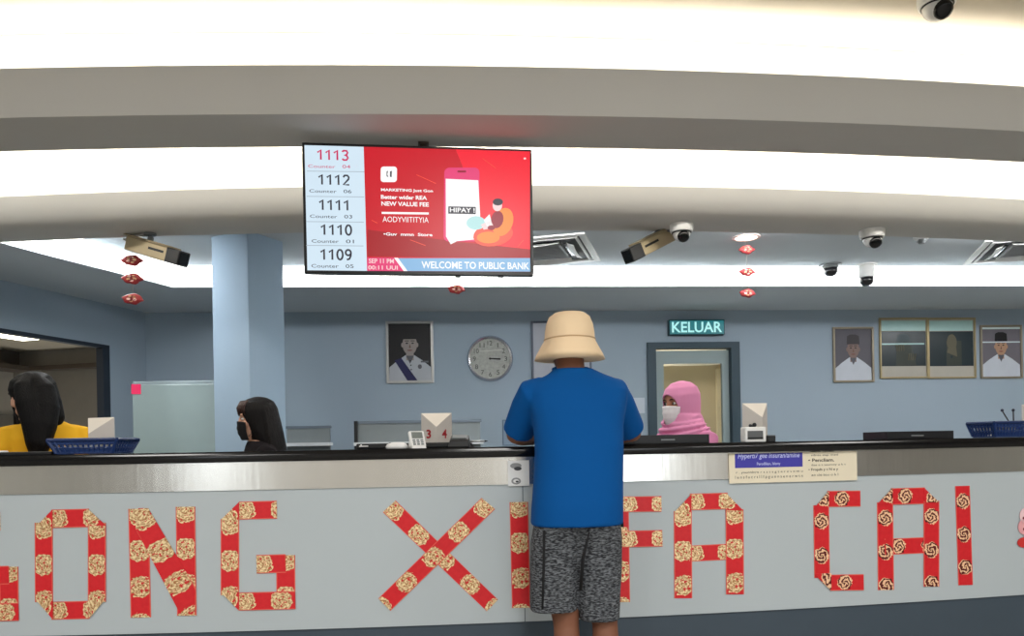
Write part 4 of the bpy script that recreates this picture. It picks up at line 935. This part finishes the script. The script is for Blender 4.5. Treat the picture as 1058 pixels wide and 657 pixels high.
def hand(mb, wrist, dirv, palm_n, side, curl=.5, L=.165):
    """palm, four unequal bent fingers and a thumb leaving the side of the palm"""
    d = Vector(dirv).normalized(); n = Vector(palm_n); n = (n - d * n.dot(d)).normalized(); sv = d.cross(n) * side; w = Vector(wrist)
    k = L / .165
    def pt(a, b_, c=0): return w + d * a * k + sv * b_ * k + n * c * k
    rs = []
    for a, hw_, ht in ((-.01, .024, .018), (.02, .032, .015), (.05, .04, .014), (.078, .041, .012), (.09, .036, .010)):
        rs.append([pt(a, hw_ * math.cos(t_), ht * math.sin(t_)) for t_ in [2 * PI * i / 14 for i in range(14)]])
    mb.rings(rs)
    for b_, ln, r_ in ((.031, .066, .0092), (.0105, .075, .0096), (-.0105, .070, .0092), (-.031, .054, .0084)):
        a0 = .082; p0 = pt(a0 - .012, b_); c1, c2, c3 = curl * .5, curl * 1.2, curl * 1.7
        p1 = p0 + (d * math.cos(c1 * .5) + n * math.sin(c1 * .5)) * (ln * .48) * k + d * .012 * k + sv * b_ * .1 * k
        p2 = p1 + (d * math.cos(c2) + n * math.sin(c2)) * (ln * .3) * k; p3 = p2 + (d * math.cos(c3) + n * math.sin(c3)) * (ln * .24) * k
        mb.tube([p0, p1, p2, p3], [r_ * k, r_ * k, r_ * .92 * k, r_ * .75 * k], n=10)
    q0 = pt(.022, .026); q1 = pt(.05, .056, .008); q2 = pt(.078, .064, .018); q3 = pt(.096, .062, .026)
    mb.tube([q0, q1, q2, q3], [.013 * k, .0115 * k, .0102 * k, .0082 * k], n=10)
def arm(mb, sh, el, wr, r=(.05, .044, .038, .037, .026)):
    sh, el, wr = Vector(sh), Vector(el), Vector(wr)
    mb.tube([sh, sh.lerp(el, .5), el, el.lerp(wr, .3), wr], list(r), n=14)
def cloth_mat(name, rgb, bump=.25, bs=14, noise=.05, rough=.85):
    return mat(name, rgb, rough, noise=noise, scale=5, bump=bump, bscale=bs, spec=.15)
def heather():
    mt = mat('heather_grey_cloth', (60, 63, 68), .9, noise=.0); nt = mt.node_tree; b = nt.nodes['Principled BSDF']
    n = nt.nodes.new('ShaderNodeTexNoise'); n.inputs['Scale'].default_value = 150; n.inputs['Detail'].default_value = 2
    tcn = nt.nodes.new('ShaderNodeTexCoord'); mp = nt.nodes.new('ShaderNodeMapping'); mp.inputs['Scale'].default_value = (.5, .5, 1.6)
    nt.links.new(tcn.outputs['Object'], mp.inputs['Vector']); nt.links.new(mp.outputs['Vector'], n.inputs['Vector'])
    r = nt.nodes.new('ShaderNodeValToRGB'); r.color_ramp.elements[0].position = .4; r.color_ramp.elements[1].position = .68
    r.color_ramp.elements[0].color = col((28, 30, 35)); r.color_ramp.elements[1].color = col((112, 116, 121))
    nt.links.new(n.outputs['Fac'], r.inputs['Fac']); nt.links.new(r.outputs['Color'], b.inputs['Base Color']); return mt

# --- the customer
MY = 2.69
m0 = P(596, 540, Y=MY)
man = thing('person', (m0.x, MY, 0), 'customer seen from behind in blue shirt, bucket hat and grey shorts, leaning on the counter', 'person')
def mx(px, py, dy=0): return P(px, py, Y=MY + dy).x - m0.x
def mz(px, py, dy=0): return P(px, py, Y=MY + dy).z
SK = mat('brown_skin', (124, 82, 62), .55, noise=.03, scale=12, spec=.3)
nz = mz(591, 383, .08); nx = mx(590, 383, .08); hx = mx(588, 360, .1); hz = mz(588, 352, .1)
mb = MB()
lx, rx = mx(585, 645), mx(625, 645)
for s, kx_ in ((-1, lx), (1, rx)):
    hipx = s * .066
    mb.tube([(hipx, .0, .86), (hipx, 0, .76), ((hipx + kx_) / 2, .005, .60), (kx_, .0, .44), (kx_, -.02, .33), (kx_ + s * .004, -.015, .2), (kx_ + s * .006, .0, .075), (kx_ + s * .006, .0, .03)], [.06, .072, .064, .046, .048, .042, .03, .034], n=18)
    rs = []
    for yy, hw_, hz_ in ((-.055, .026, .03), (-.03, .034, .036), (.03, .037, .032), (.09, .042, .022), (.14, .042, .016), (.175, .03, .011)):
        rs.append([Vector((kx_ + s * .008 + hw_ * math.cos(a), yy, max(.003, hz_ + .003 + hz_ * math.sin(a)))) for a in [2 * PI * i / 14 for i in range(14)]])
    mb.rings(rs)
mb.levels([(0, 0, .78, .105, .08), (0, 0, .88, .11, .085), (0, .012, 1.0, .115, .09), (0, .03, 1.12, .135, .098), (0, .05, 1.24, .145, .095), (0, .065, 1.30, .125, .075), (nx, .075, 1.345, .06, .055)], n=28, e=2.3)
mb.tube([(nx, .07, 1.30), (nx, .082, 1.36), (hx, .098, 1.43)], [.062, .052, .052], n=18)
HM = Matrix.Translation((hx, .105, 1.455)) @ Matrix.Rotation(-.18, 4, 'X')
head(mb, HM, .95)
elL, elR = Vector((mx(534, 458, .19), .19, 1.128)), Vector((mx(652, 454, .19), .19, 1.128))
shL, shR = Vector((-.138, .062, 1.285)), Vector((.148, .062, 1.285))
wrL, wrR = Vector((-.10, .37, 1.118)), Vector((.12, .37, 1.118))
arm(mb, shL, elL, wrL, (.048, .046, .041, .039, .027)); arm(mb, shR, elR, wrR, (.048, .046, .041, .039, .027))
hand(mb, wrL + Vector((.01, .02, 0)), (.45, .9, -.05), (0, 0, -1), 1, .25, .15); hand(mb, wrR + Vector((-.01, .02, 0)), (-.45, .9, -.05), (0, 0, -1), -1, .25, .15)
body = mb.build('body', SK, man, remesh=.0055, relax=3)
eyes(HM, .95, man, SK)
mb = MB(); mb.M = HM @ Matrix.Scale(.95, 4)
mb.levels([(0, -.035, -.045, .05, .055), (0, -.03, -.02, .066, .062), (0, -.016, .01, .075, .086), (0, -.012, .05, .079, .093), (0, -.01, .08, .072, .09), (0, -.01, .108, .045, .06)], n=28); mb.build('hair', mat('short_black_hair', (22, 18, 17), .7, bump=.5, bscale=120), man, True)
# shirt
def lvl(py, x0, x1, dy, ry): return ((mx(x0, py, dy) + mx(x1, py, dy)) / 2, dy, mz((x0 + x1) / 2, py, dy), (mx(x1, py, dy) - mx(x0, py, dy)) / 2, ry)
mb = MB()
L_ = [lvl(541.5, 548.5, 642.5, 0, .134), lvl(538, 548.5, 642.5, 0, .134), lvl(520, 549.5, 642.5, .0, .132), lvl(495, 551.5, 642.5, .008, .127), lvl(465, 553, 643, .02, .124), lvl(440, 551, 643, .035, .12), lvl(420, 546.5, 646, .048, .116), lvl(404, 545, 648, .058, .1), lvl(394, 551, 641, .066, .085), lvl(386.5, 566, 622, .072, .066), lvl(381, 572, 610.5, .076, .058)]
mb.levels(L_, n=40, e=2.5)
for sh, el, sx in ((shL, elL, -1), (shR, elR, 1)):
    e2 = sh.lerp(el, .93)
    s0_ = sh + Vector((-sx * .03, 0, -.005))
    mb.tube([s0_, sh + Vector((sx * .0, 0, -.01)), sh.lerp(el, .35), sh.lerp(el, .65), e2], [.06, .066, .064, .062, .06], n=20)
shirt = mb.build('shirt', cloth_mat('royal_blue_cloth', (0, 75, 140), .35, 9, .03), man, remesh=.007, relax=6)
mb = MB(); tor = []
for i in range(29):
    a = 2 * PI * i / 28; tor.append((nx + .064 * math.cos(a), .078 + .06 * math.sin(a), nz + .004 + .012 * math.sin(a)))
mb.tube(tor, .008, n=8); mb.build('collar', cloth_mat('collar_blue', (2, 72, 132), .2, 20), man, True)
mb = MB(); c = Vector((mx(580, 524), 0, 0)); mb.M = Matrix.Translation((mx(580, 524), -.1175, mz(580, 524))); mb.ell(0, 0, .014, .011, 0, .0008); mb.build('shirt_print', cloth_mat('print_blue', (16, 94, 160), .1, 20), man)
# shorts
mb = MB()
def slv(py, x0, x1, ry, dy=0.0): return lvl(py, x0, x1, dy, ry)
mb.levels([slv(629.5, 547.5, 595.5, .08), slv(610, 547.5, 595.5, .081), slv(585, 548, 597, .085), slv(560, 548.5, 602, .094), slv(541, 552, 608, .112), slv(515, 561, 620, .108)], n=28, e=2.6)
mb.levels([slv(638.5, 597.5, 639, .08), slv(612, 597, 640, .081), slv(585, 593, 641.5, .084), slv(560, 589, 641.5, .094), slv(541, 580, 640, .112), slv(515, 575, 630, .108)], n=28, e=2.6)
mb.build('shorts', heather(), man, remesh=.0065, relax=3)
mb = MB(); x_ = mx(558, 585); mb.tube([(mx(559, 545), -.092, mz(559, 545)), (mx(559, 585), -.079, mz(559, 585)), (mx(558, 625), -.071, mz(558, 625))], [.0045, .0045, .004], n=8); mb.build('side_seam', mat('seam_crease_black', (22, 22, 25), .9), man, True)
mb = MB(); mb.tube([(mx(603, 546), -.112, mz(603, 546)), (mx(598, 572), -.092, mz(598, 572)), (mx(596.5, 606), -.068, mz(596.5, 606))], [.003, .006, .006], n=8); mb.build('crease_shade', mat('seam_crease_black', (22, 22, 25), .9), man, True)  # black tube standing in for the shade in the crease between the legs
mb = MB(); mb.box((mx(641, 541), -.02, mz(641, 541)), (.012, .02, .02)); mb.build('pocket_flap', mat('pocket_black', (24, 24, 27), .9), man, bevel=.003)
# bucket hat
mb = MB(); hb = mz(588, 371, .1); hm = mz(588, 352, .1); ht = mz(588, 323, .1); hcx = mx(588.5, 350, .1)
wob = lambda a, z: 1 + (.05 * math.sin(3 * a + .6) + .03 * math.sin(5 * a)) * (1 if z < hm - .02 else .25)
mb.M = Matrix.Translation((0, .098, 0))
out = [(.132, hb), (.125, hb + .018), (.110, hb + .045), (.097, hm), (.0955, hm + .006), (.094, hm + .03), (.089, hm + .06), (.078, ht - .018), (.06, ht - .005), (.03, ht - .0005), (0, ht)]
inn = [(0, ht - .006), (.055, ht - .012), (.072, ht - .024), (.084, hm + .055), (.09, hm), (.1, hb + .043), (.12, hb + .017), (.127, hb - .001), (.132, hb)]
mb.lathe(out + inn[:-1], c=(hcx, 0, 0), n=44, sx=.98, sy=1.16, wob=wob)
hat = mb.build('bucket_hat', cloth_mat('sand_cotton', (232, 206, 170), .3, 16, .03), man, True)
mb = MB(); mb.M = Matrix.Translation((hcx, .098, 0)); mb.lathe([(.0968, hm + .001), (.0985, hm + .0035), (.0968, hm + .006), (.0952, hm + .0035)], n=44, sx=.985, sy=1.17, wob=wob); mb.build('hat_seam', mat('sand_seam', (196, 166, 130), .9), hat, True)

# --- bank staff
def teller(name, loc, rz, label, skin, cloth, htop, yaw=0, pitch=0, hxo=0.0, lean=0):
    """seated figure facing local +y; htop is the height of the crown"""
    t = thing('person', (loc[0], loc[1], 0), label, 'person', rz=rz)
    st_ = htop - .80                                   # seat height under the hips
    mb = MB(); hz_ = htop - .112; hy = .06 + lean
    shz = htop - .272
    mb.levels([(0, 0, st_ + .01, .14, .11), (0, 0, st_ + .08, .155, .115), (0, .005, st_ + .2, .13, .1), (0, .015, st_ + .33, .145, .105), (0, .03, shz - .05, .155, .095), (0, .04, shz + .01, .12, .07), (0, .045, shz + .05, .06, .055)], n=28, e=2.3)
    mb.tube([(0, .04, shz), (0, .045, shz + .07), (hxo, hy - .005, hz_ - .04)], [.055, .047, .048], n=16)
    HMt = Matrix.Translation((hxo, hy, hz_)) @ Matrix.Rotation(yaw, 4, 'Z') @ Matrix.Rotation(pitch, 4, 'X')
    head(mb, HMt, .94)
    dz = st_ + .36
    pts = []
    for s in (-1, 1):
        sh, el, wr = Vector((s * .15, .03, shz - .03)), Vector((s * .2, .1, dz - .02)), Vector((s * .1, .31, dz - .0))
        arm(mb, sh, el, wr, (.046, .04, .036, .034, .024)); hand(mb, wr + Vector((-s * .01, .02, 0)), (-s * .3, .9, -.05), (0, 0, -1), -s, .3, .15); pts.append((sh, el, wr, s))
        mb.tube([(s * .08, 0, st_ + .07), (s * .09, .2, st_ + .085), (s * .09, .40, st_ + .06), (s * .09, .42, st_ - .12), (s * .09, .40, .12), (s * .09, .40, .06)], [.085, .075, .056, .05, .036, .034], n=16)
        zf = 0
        mb.levels([(s * .09, .45, zf, .04, .11), (s * .09, .45, zf + .02, .042, .11), (s * .09, .43, zf + .045, .036, .07), (s * .09, .41, zf + .08, .034, .04)], n=16)
    mb.build('body', skin, t, remesh=.006, relax=3)
    eyes(HMt, .94, t, skin)
    mb = MB()
    mb.levels([(0, 0, st_ + .0, .16, .13), (0, 0, st_ + .08, .17, .13), (0, .005, st_ + .2, .15, .118), (0, .015, st_ + .33, .16, .12), (0, .03, shz - .05, .168, .108), (0, .04, shz + .012, .13, .082), (0, .045, shz + .04, .075, .066)], n=32, e=2.4)
    for sh, el, wr, s in pts: mb.tube([sh - Vector((s * .03, 0, 0)), sh, sh.lerp(el, .5), el, el.lerp(wr, .45), el.lerp(wr, .9)], [.055, .06, .053, .05, .044, .038], n=16)
    mb.build('blouse', cloth, t, remesh=.008, relax=4)
    mb = MB()
    for s in (-1, 1): mb.tube([(s * .08, -.02, st_ + .06), (s * .09, .2, st_ + .085), (s * .09, .41, st_ + .062), (s * .09, .43, st_ - .12), (s * .09, .41, .12)], [.1, .088, .066, .06, .056], n=16)
    mb.build('trousers', cloth_mat('dark_trousers', (28, 28, 34), .2), t, remesh=.009, relax=3)
    # the stool she sits on
    return t, HMt, st_, shz
def stool(loc, rz, st_, label):
    t = thing('office_stool', (loc[0], loc[1], 0), label, 'stool', 'stools behind the counter', rz=rz)
    mb = MB(); mb.levels([(0, .05, st_ - .075, .19, .19), (0, .05, st_ - .03, .205, .205), (0, .05, st_ - .008, .19, .19), (0, .05, st_ - .006, .1, .1)], n=32, e=2.6); mb.build('seat', M_DARKP, t, True)
    mb = MB(); mb.tube([(0, .05, .06), (0, .05, st_ - .07)], .025, n=16); mb.build('pole', M_CHROME, t, 'auto')
    for k in range(5):
        a = 2 * PI * k / 5; mb = MB(); mb.tube([(0, .05, .07), (.25 * math.cos(a), .05 + .25 * math.sin(a), .045)], [.02, .014], n=10); mb.ball((.25 * math.cos(a), .05 + .25 * math.sin(a), .025), .025); mb.build('base_arm', M_DARKP, t, True)
FAIR = mat('fair_skin', (206, 158, 132), .5, noise=.03, scale=14, spec=.3)
def face_cut(HMt, s, x=.064, y0=.03, zlo=-.12, zhi=.045):
    inv = (HMt @ Matrix.Scale(s, 4)).inverted()
    def cut(c):
        q = inv @ Vector(c); zc = (zlo + zhi) / 2; zr = (zhi - zlo) / 2
        return q.y > y0 and (q.x / x) ** 2 + ((q.z - zc) / zr) ** 2 < 1
    return cut
def mask(t, HMt, s, mt, strap):
    mb = MB(); mb.M = HMt @ Matrix.Scale(s, 4); nx_, nz_ = 20, 12; rows = []
    for j in range(nz_ + 1):
        v = j / nz_; z = -.115 + .105 * v; row = []
        for i in range(nx_ + 1):
            u = -1 + 2 * i / nx_; a = u * 1.15
            bul = math.cos(u * PI / 2) ** .8
            w_ = .058 + .012 * v; yy = .03 + (.078 + .012 * math.sin(PI * min(1, v * 1.05)) - .015 * (1 - v)) * math.cos(a) ** .9
            pl_ = .0016 * math.sin(v * PI * 7) * bul
            row.append(Vector((w_ * math.sin(a) * 1.12, yy + pl_ + .004, z + .012 * v * (bul - .5))))
        rows.append(row)
    n = nx_ + 1; fs = [(j * n + i, j * n + i + 1, (j + 1) * n + i + 1, (j + 1) * n + i) for j in range(nz_) for i in range(nx_)]
    mb.add([p for r_ in rows for p in r_], fs); o = mb.build('face_mask', mt, t, True)
    md = o.modifiers.new('t', 'SOLIDIFY'); md.thickness = .0015; bake(o)
    for p in o.data.polygons: p.use_smooth = True
    mb = MB(); mb.M = HMt @ Matrix.Scale(s, 4)
    for sx in (-1, 1):
        mb.tube([(sx * .066, .062, -.02), (sx * .074, .02, -.0), (sx * .078, -.015, .0), (sx * .076, -.02, -.03), (sx * .07, .03, -.07), (sx * .058, .06, -.095)], .0016, n=6)
    mb.build('ear_loop', strap, o, True)
# teller in the pink hijab, turned to the left
q = P(703, 440, Y=3.95)
zt_ = P(704, 393.5, Y=3.95).z
loc = (q.x + .05, 3.95)
pk, HMt, st_, shz = teller('person', loc, math.radians(118), 'bank teller in a pink hijab and white face mask, looking left before the door', mat('tan_skin', (170, 116, 92), .5, noise=.03, scale=14, spec=.3), cloth_mat('pink_blouse', (206, 130, 170), .3, 12), zt_ - .012, yaw=-.08, pitch=-.08)
stool(loc, math.radians(118), st_ - .045, 'stool under the teller in the pink hijab')
mb = MB(); mb.M = HMt @ Matrix.Scale(.94, 4)
mb.levels([(0, -.005, -.15, .075, .085), (0, -.0, -.12, .085, .098), (0, -.003, -.06, .09, .108), (0, -.006, 0, .092, .112), (0, -.008, .05, .09, .112), (0, -.01, .09, .076, .095), (0, -.01, .118, .046, .06), (0, -.01, .129, .012, .015)], n=32, e=2.1)
mb.M = Matrix.Identity(4)
mb.levels([(0, .0, shz - .13, .165, .125), (0, .015, shz - .09, .185, .145), (0, .03, shz - .02, .17, .13), (0, .04, shz + .04, .115, .108), (0, .05, shz + .1, .094, .1)], n=32, e=2.2)
for i in range(7):                                     # folds of the scarf
    z0 = shz + .10 - .03 * i; k = .092 + .017 * i; pts = []
    for j in range(15):
        a = -1.9 + 3.8 * j / 14; pts.append((k * math.sin(a) * 1.02, .05 + k * math.cos(a) * .98 - .012 * i * .4, z0 - .03 * math.cos(a) + .012 * math.sin(a + i)))
    mb.tube(pts, [.004] + [.0105] * 13 + [.004], n=8)
inv = (HMt @ Matrix.Scale(.94, 4)).inverted()
mb.build('hijab', cloth_mat('pink_hijab_cloth', (212, 138, 176), .25, 12), pk, remesh=.005, relax=3, cut=face_cut(HMt, .94, .064, .03, -.112, .058), thick=.004)
mask(pk, HMt, .94, mat('white_mask', (224, 220, 224), .8, noise=.05, scale=60), M_PAPER)
# teller in black with the black mask
q = P(272, 440, Y=4.2); zt_ = P(272, 409, Y=4.2).z; loc = (q.x + .03, 4.2)
bl, HMt, st_, shz = teller('person', loc, math.radians(112), 'bank teller with long dark hair and a black face mask, looking left by the pillar', FAIR, cloth_mat('black_jacket', (24, 20, 23), .3, 12), zt_ - .012, yaw=-.08, pitch=-.1)
stool(loc, math.radians(112), st_ - .045, 'stool under the teller with the black mask')
M_HAIR = mat('dark_brown_hair', (11, 7, 7), .55, noise=.25, scale=10, bump=.6, bscale=30, stretch=(9, 9, .7), spec=.2); M_BHAIR = mat('black_hair', (7, 6, 7), .55, noise=.2, scale=10, bump=.6, bscale=30, stretch=(9, 9, .7), spec=.15)
def long_hair(t, HMt, s, mt, shz, drop, cut, flare=1.0, back=-.03):
    mb = MB(); mb.M = HMt @ Matrix.Scale(s, 4)
    mb.levels([(0, -.03, -.12, .085, .09), (0, -.024, -.06, .088, .1), (0, -.014, 0, .088, .108), (0, -.01, .05, .087, .11), (0, -.01, .09, .073, .093), (0, -.01, .116, .042, .055), (0, -.01, .126, .01, .013)], n=36, e=2.1, )
    mb.M = Matrix.Identity(4); c = HMt.translation
    top = c.z - .05
    yb_ = c.y - .062
    mb.levels([(c.x * .6, yb_ - .03, top - drop, .06 * flare, .04), (c.x * .6, yb_ - .03, top - drop + .03, .10 * flare, .068), (c.x * .75, yb_ - .02, top - drop * .6, .115 * flare, .078), (c.x, yb_ - .0, top - drop * .25, .1 * flare, .085), (c.x, c.y - .03, top, .088, .092), (c.x, c.y - .02, top + .05, .084, .09)], n=32, e=2.1)
    for i in range(16):                                # locks
        a = PI * 1.02 + (PI * .96) * i / 15; k = .088 * flare
        mb.tube([(c.x + k * .93 * math.cos(a), c.y - .02 + .085 * math.sin(a), c.z + .06), (c.x + k * 1.08 * math.cos(a), c.y - .04 + .085 * math.sin(a), c.z - .08), (c.x * .75 + k * 1.22 * math.cos(a), yb_ + .0 + .085 * math.sin(a), top - drop * .55), (c.x * .6 + k * 1.1 * math.cos(a), yb_ - .02 + .07 * math.sin(a), top - drop * random.uniform(.9, 1.05))], [.003, .014, .016, .005], n=8)
    return mb
mb = long_hair(bl, HMt, .94, M_HAIR, shz, .34, None)
mb.build('hair', M_HAIR, bl, remesh=.0055, relax=6, cut=face_cut(HMt, .94, .064, .03, -.15, .062), thick=.003)
mb = MB(); mb.M = HMt @ Matrix.Scale(.94, 4)
for i in range(13):
    u = -1 + 2 * i / 12; mb.tube([(u * .04, .075 - .03 * u * u, .105), (u * .056, .099 - .03 * u * u, .07), (u * .062, .1 - .034 * u * u, .035 - .012 * abs(u))], [.008, .008, .003], n=8)
mb.build('fringe', mat('brown_fringe', (52, 27, 20), .5, bump=.5, bscale=30, stretch=(9, 9, .7)), bl, True)
mask(bl, HMt, .94, mat('black_mask', (14, 13, 15), .8), M_DARKP)
mb = MB(); 
for i in range(4): mb.ball((.03 - .02 * i, .13, shz - .02 - .045 * i), (.006, .004, .007))
mb.build('brooch', mat('pearl', (220, 214, 210), .3), bl, True)
# teller in yellow, long hair over her shoulder, head bowed to the left
q = P(47, 440, Y=3.95); zt_ = P(34, 386, Y=3.95).z; loc = (q.x, 3.95)
ye, HMt, st_, shz = teller('person', loc, math.radians(206), 'bank teller in a yellow blouse, bowed head hidden by long black hair', FAIR, cloth_mat('yellow_blouse', (226, 172, 40), .3, 12), zt_ - .006, yaw=-1.15, pitch=-.22, hxo=.05)
stool(loc, math.radians(206), st_ - .045, 'stool under the teller in yellow')
mb = long_hair(ye, HMt, .96, M_BHAIR, shz, .22, None, .75)
c = HMt.translation
# the fall of hair over her chest, parted from the far side of the head
mb.tube([(c.x - .01, c.y + .02, c.z + .095), (c.x - .05, c.y + .06, c.z + .03), (c.x - .055, c.y + .085, c.z - .06), (c.x - .045, c.y + .11, c.z - .15), (c.x - .03, c.y + .125, c.z - .24), (c.x - .02, c.y + .12, c.z - .33)], [.03, .05, .062, .058, .046, .02], n=20)
mb.tube([(c.x + .01, c.y + .03, c.z + .095), (c.x + .03, c.y + .07, c.z + .04), (c.x + .015, c.y + .10, c.z - .04), (c.x - .005, c.y + .125, c.z - .14), (c.x - .01, c.y + .135, c.z - .23), (c.x - .01, c.y + .13, c.z - .31)], [.03, .045, .055, .05, .04, .018], n=20)
mb.tube([(c.x - .05, c.y - .01, c.z + .06), (c.x - .085, c.y + .01, c.z - .03), (c.x - .10, c.y + .03, c.z - .11), (c.x - .10, c.y + .04, c.z - .17)], [.03, .04, .036, .012], n=16)
mb.build('hair', M_BHAIR, ye, remesh=.0055, relax=4, cut=face_cut(HMt, .96, .045, .06, -.12, .0), thick=.003)
mb = MB(); mb.tube([(.0, .165, shz - .04), (-.005, .18, shz - .16), (-.03, .185, shz - .25)], [.007, .008, .009], n=6, flat=.4); mb.build('lanyard', mat('lanyard_grey', (120, 116, 112), .7), ye)

# ------------------------------------------------------------------ light
def area(name, loc, rot, sx, sy, power, colr=(1, .95, .86)):
    l = bpy.data.lights.new(name, 'AREA'); l.shape = 'RECTANGLE'; l.size = sx; l.size_y = sy; l.energy = power; l.color = colr
    o = bpy.data.objects.new(name, l); C.objects.link(o); o.location = loc; o.rotation_euler = rot; return o
def cove(curve, d, z, x0, x1, n, power, colr, tilt=0):
    w = (x1 - x0) / n
    for i in range(n):
        X = x0 + (i + .5) * w; sl_ = (curve(X + .01) - curve(X - .01)) / .02
        o = area('cove_lamp', (X, curve(X) + d, z), (0, 0, 0), w, .04, power * w, colr)
        o.rotation_euler = Euler((PI + tilt, 0, math.atan(sl_)), 'XYZ'); o.data.spread = math.radians(84)
WARM = (1, .93, .80); COOL = (.93, .97, 1.0)
cove(beam1, .20, 2.46, -5.5, 7.5, 10, 4.2, WARM, -.12)
cove(beam2, .24, 2.46, -5.5, 8.0, 10, 4.2, WARM)
cove(lambda X: 6.24, .0, 2.70, -2.2, 9.0, 8, 16, COOL)
# the slot's lamps shine onto its back wall and down
for o in list(C.objects):
    if o.name.startswith('cove_lamp') and abs(o.location.y - 6.24) < 1e-4: o.rotation_euler = (math.radians(35), 0, 0)
dv = (E1 - E0); ang = math.atan2(dv.y, dv.x)
area('cove_lamp', ((E0.x + E1.x) / 2 - .05, (E0.y + E1.y) / 2 + .02, 2.70), (0, math.radians(35), ang + PI / 2), .04, dv.length, 26, COOL)
# hall ceiling panels and daylight through the shopfront
for x, yy in ((-2.6, -2.2), (.6, -2.2), (3.8, -2.2), (-2.6, .4), (.6, .2), (3.8, .4)):
    area('hall_panel', (x, yy, H - .01), (0, 0, 0), .9, .9, 62, (1, .98, .95))
for i in range(11):                              # unseen fill lights added between the two beams to brighten the second
    x = -5 + 1.2 * i; area('fascia_fill_light', (x, 3.66 + .021 * (x - .6) ** 2, H - .003), (math.radians(25), 0, math.atan(.042 * (x - .6))), 1.2, .25, 15, (1, .96, .88))
for x in (-2.3, .5, 2.2, 3.9, 5.6):           # unseen fill lights added behind the second beam to brighten the office wall
    o = area('office_fill_light', (x, beam2b(x) + .38, HB - .003), (math.radians(22), 0, 0), .6, .25, 34, (.98, .99, 1))
area('side_room_lamp', Vector(lw(2.1, 1.25, 2.26)), (0, 0, 0), .6, .6, 9, (1, .93, .82))
area('corridor_lamp', (2.6, 8.5, 2.5), (0, 0, 0), .8, .5, 14, (1, .94, .82))
w = bpy.data.worlds.new('world'); bpy.context.scene.world = w; w.use_nodes = True
bg = w.node_tree.nodes['Background']; bg.inputs['Color'].default_value = (.9, .96, 1, 1); bg.inputs['Strength'].default_value = 4.5
vs = bpy.context.scene.view_settings; vs.view_transform = 'Standard'; vs.look = 'None'; vs.exposure = 0.0; vs.gamma = 1.0
for o in C.objects:
    if '_s' in o: del o['_s']
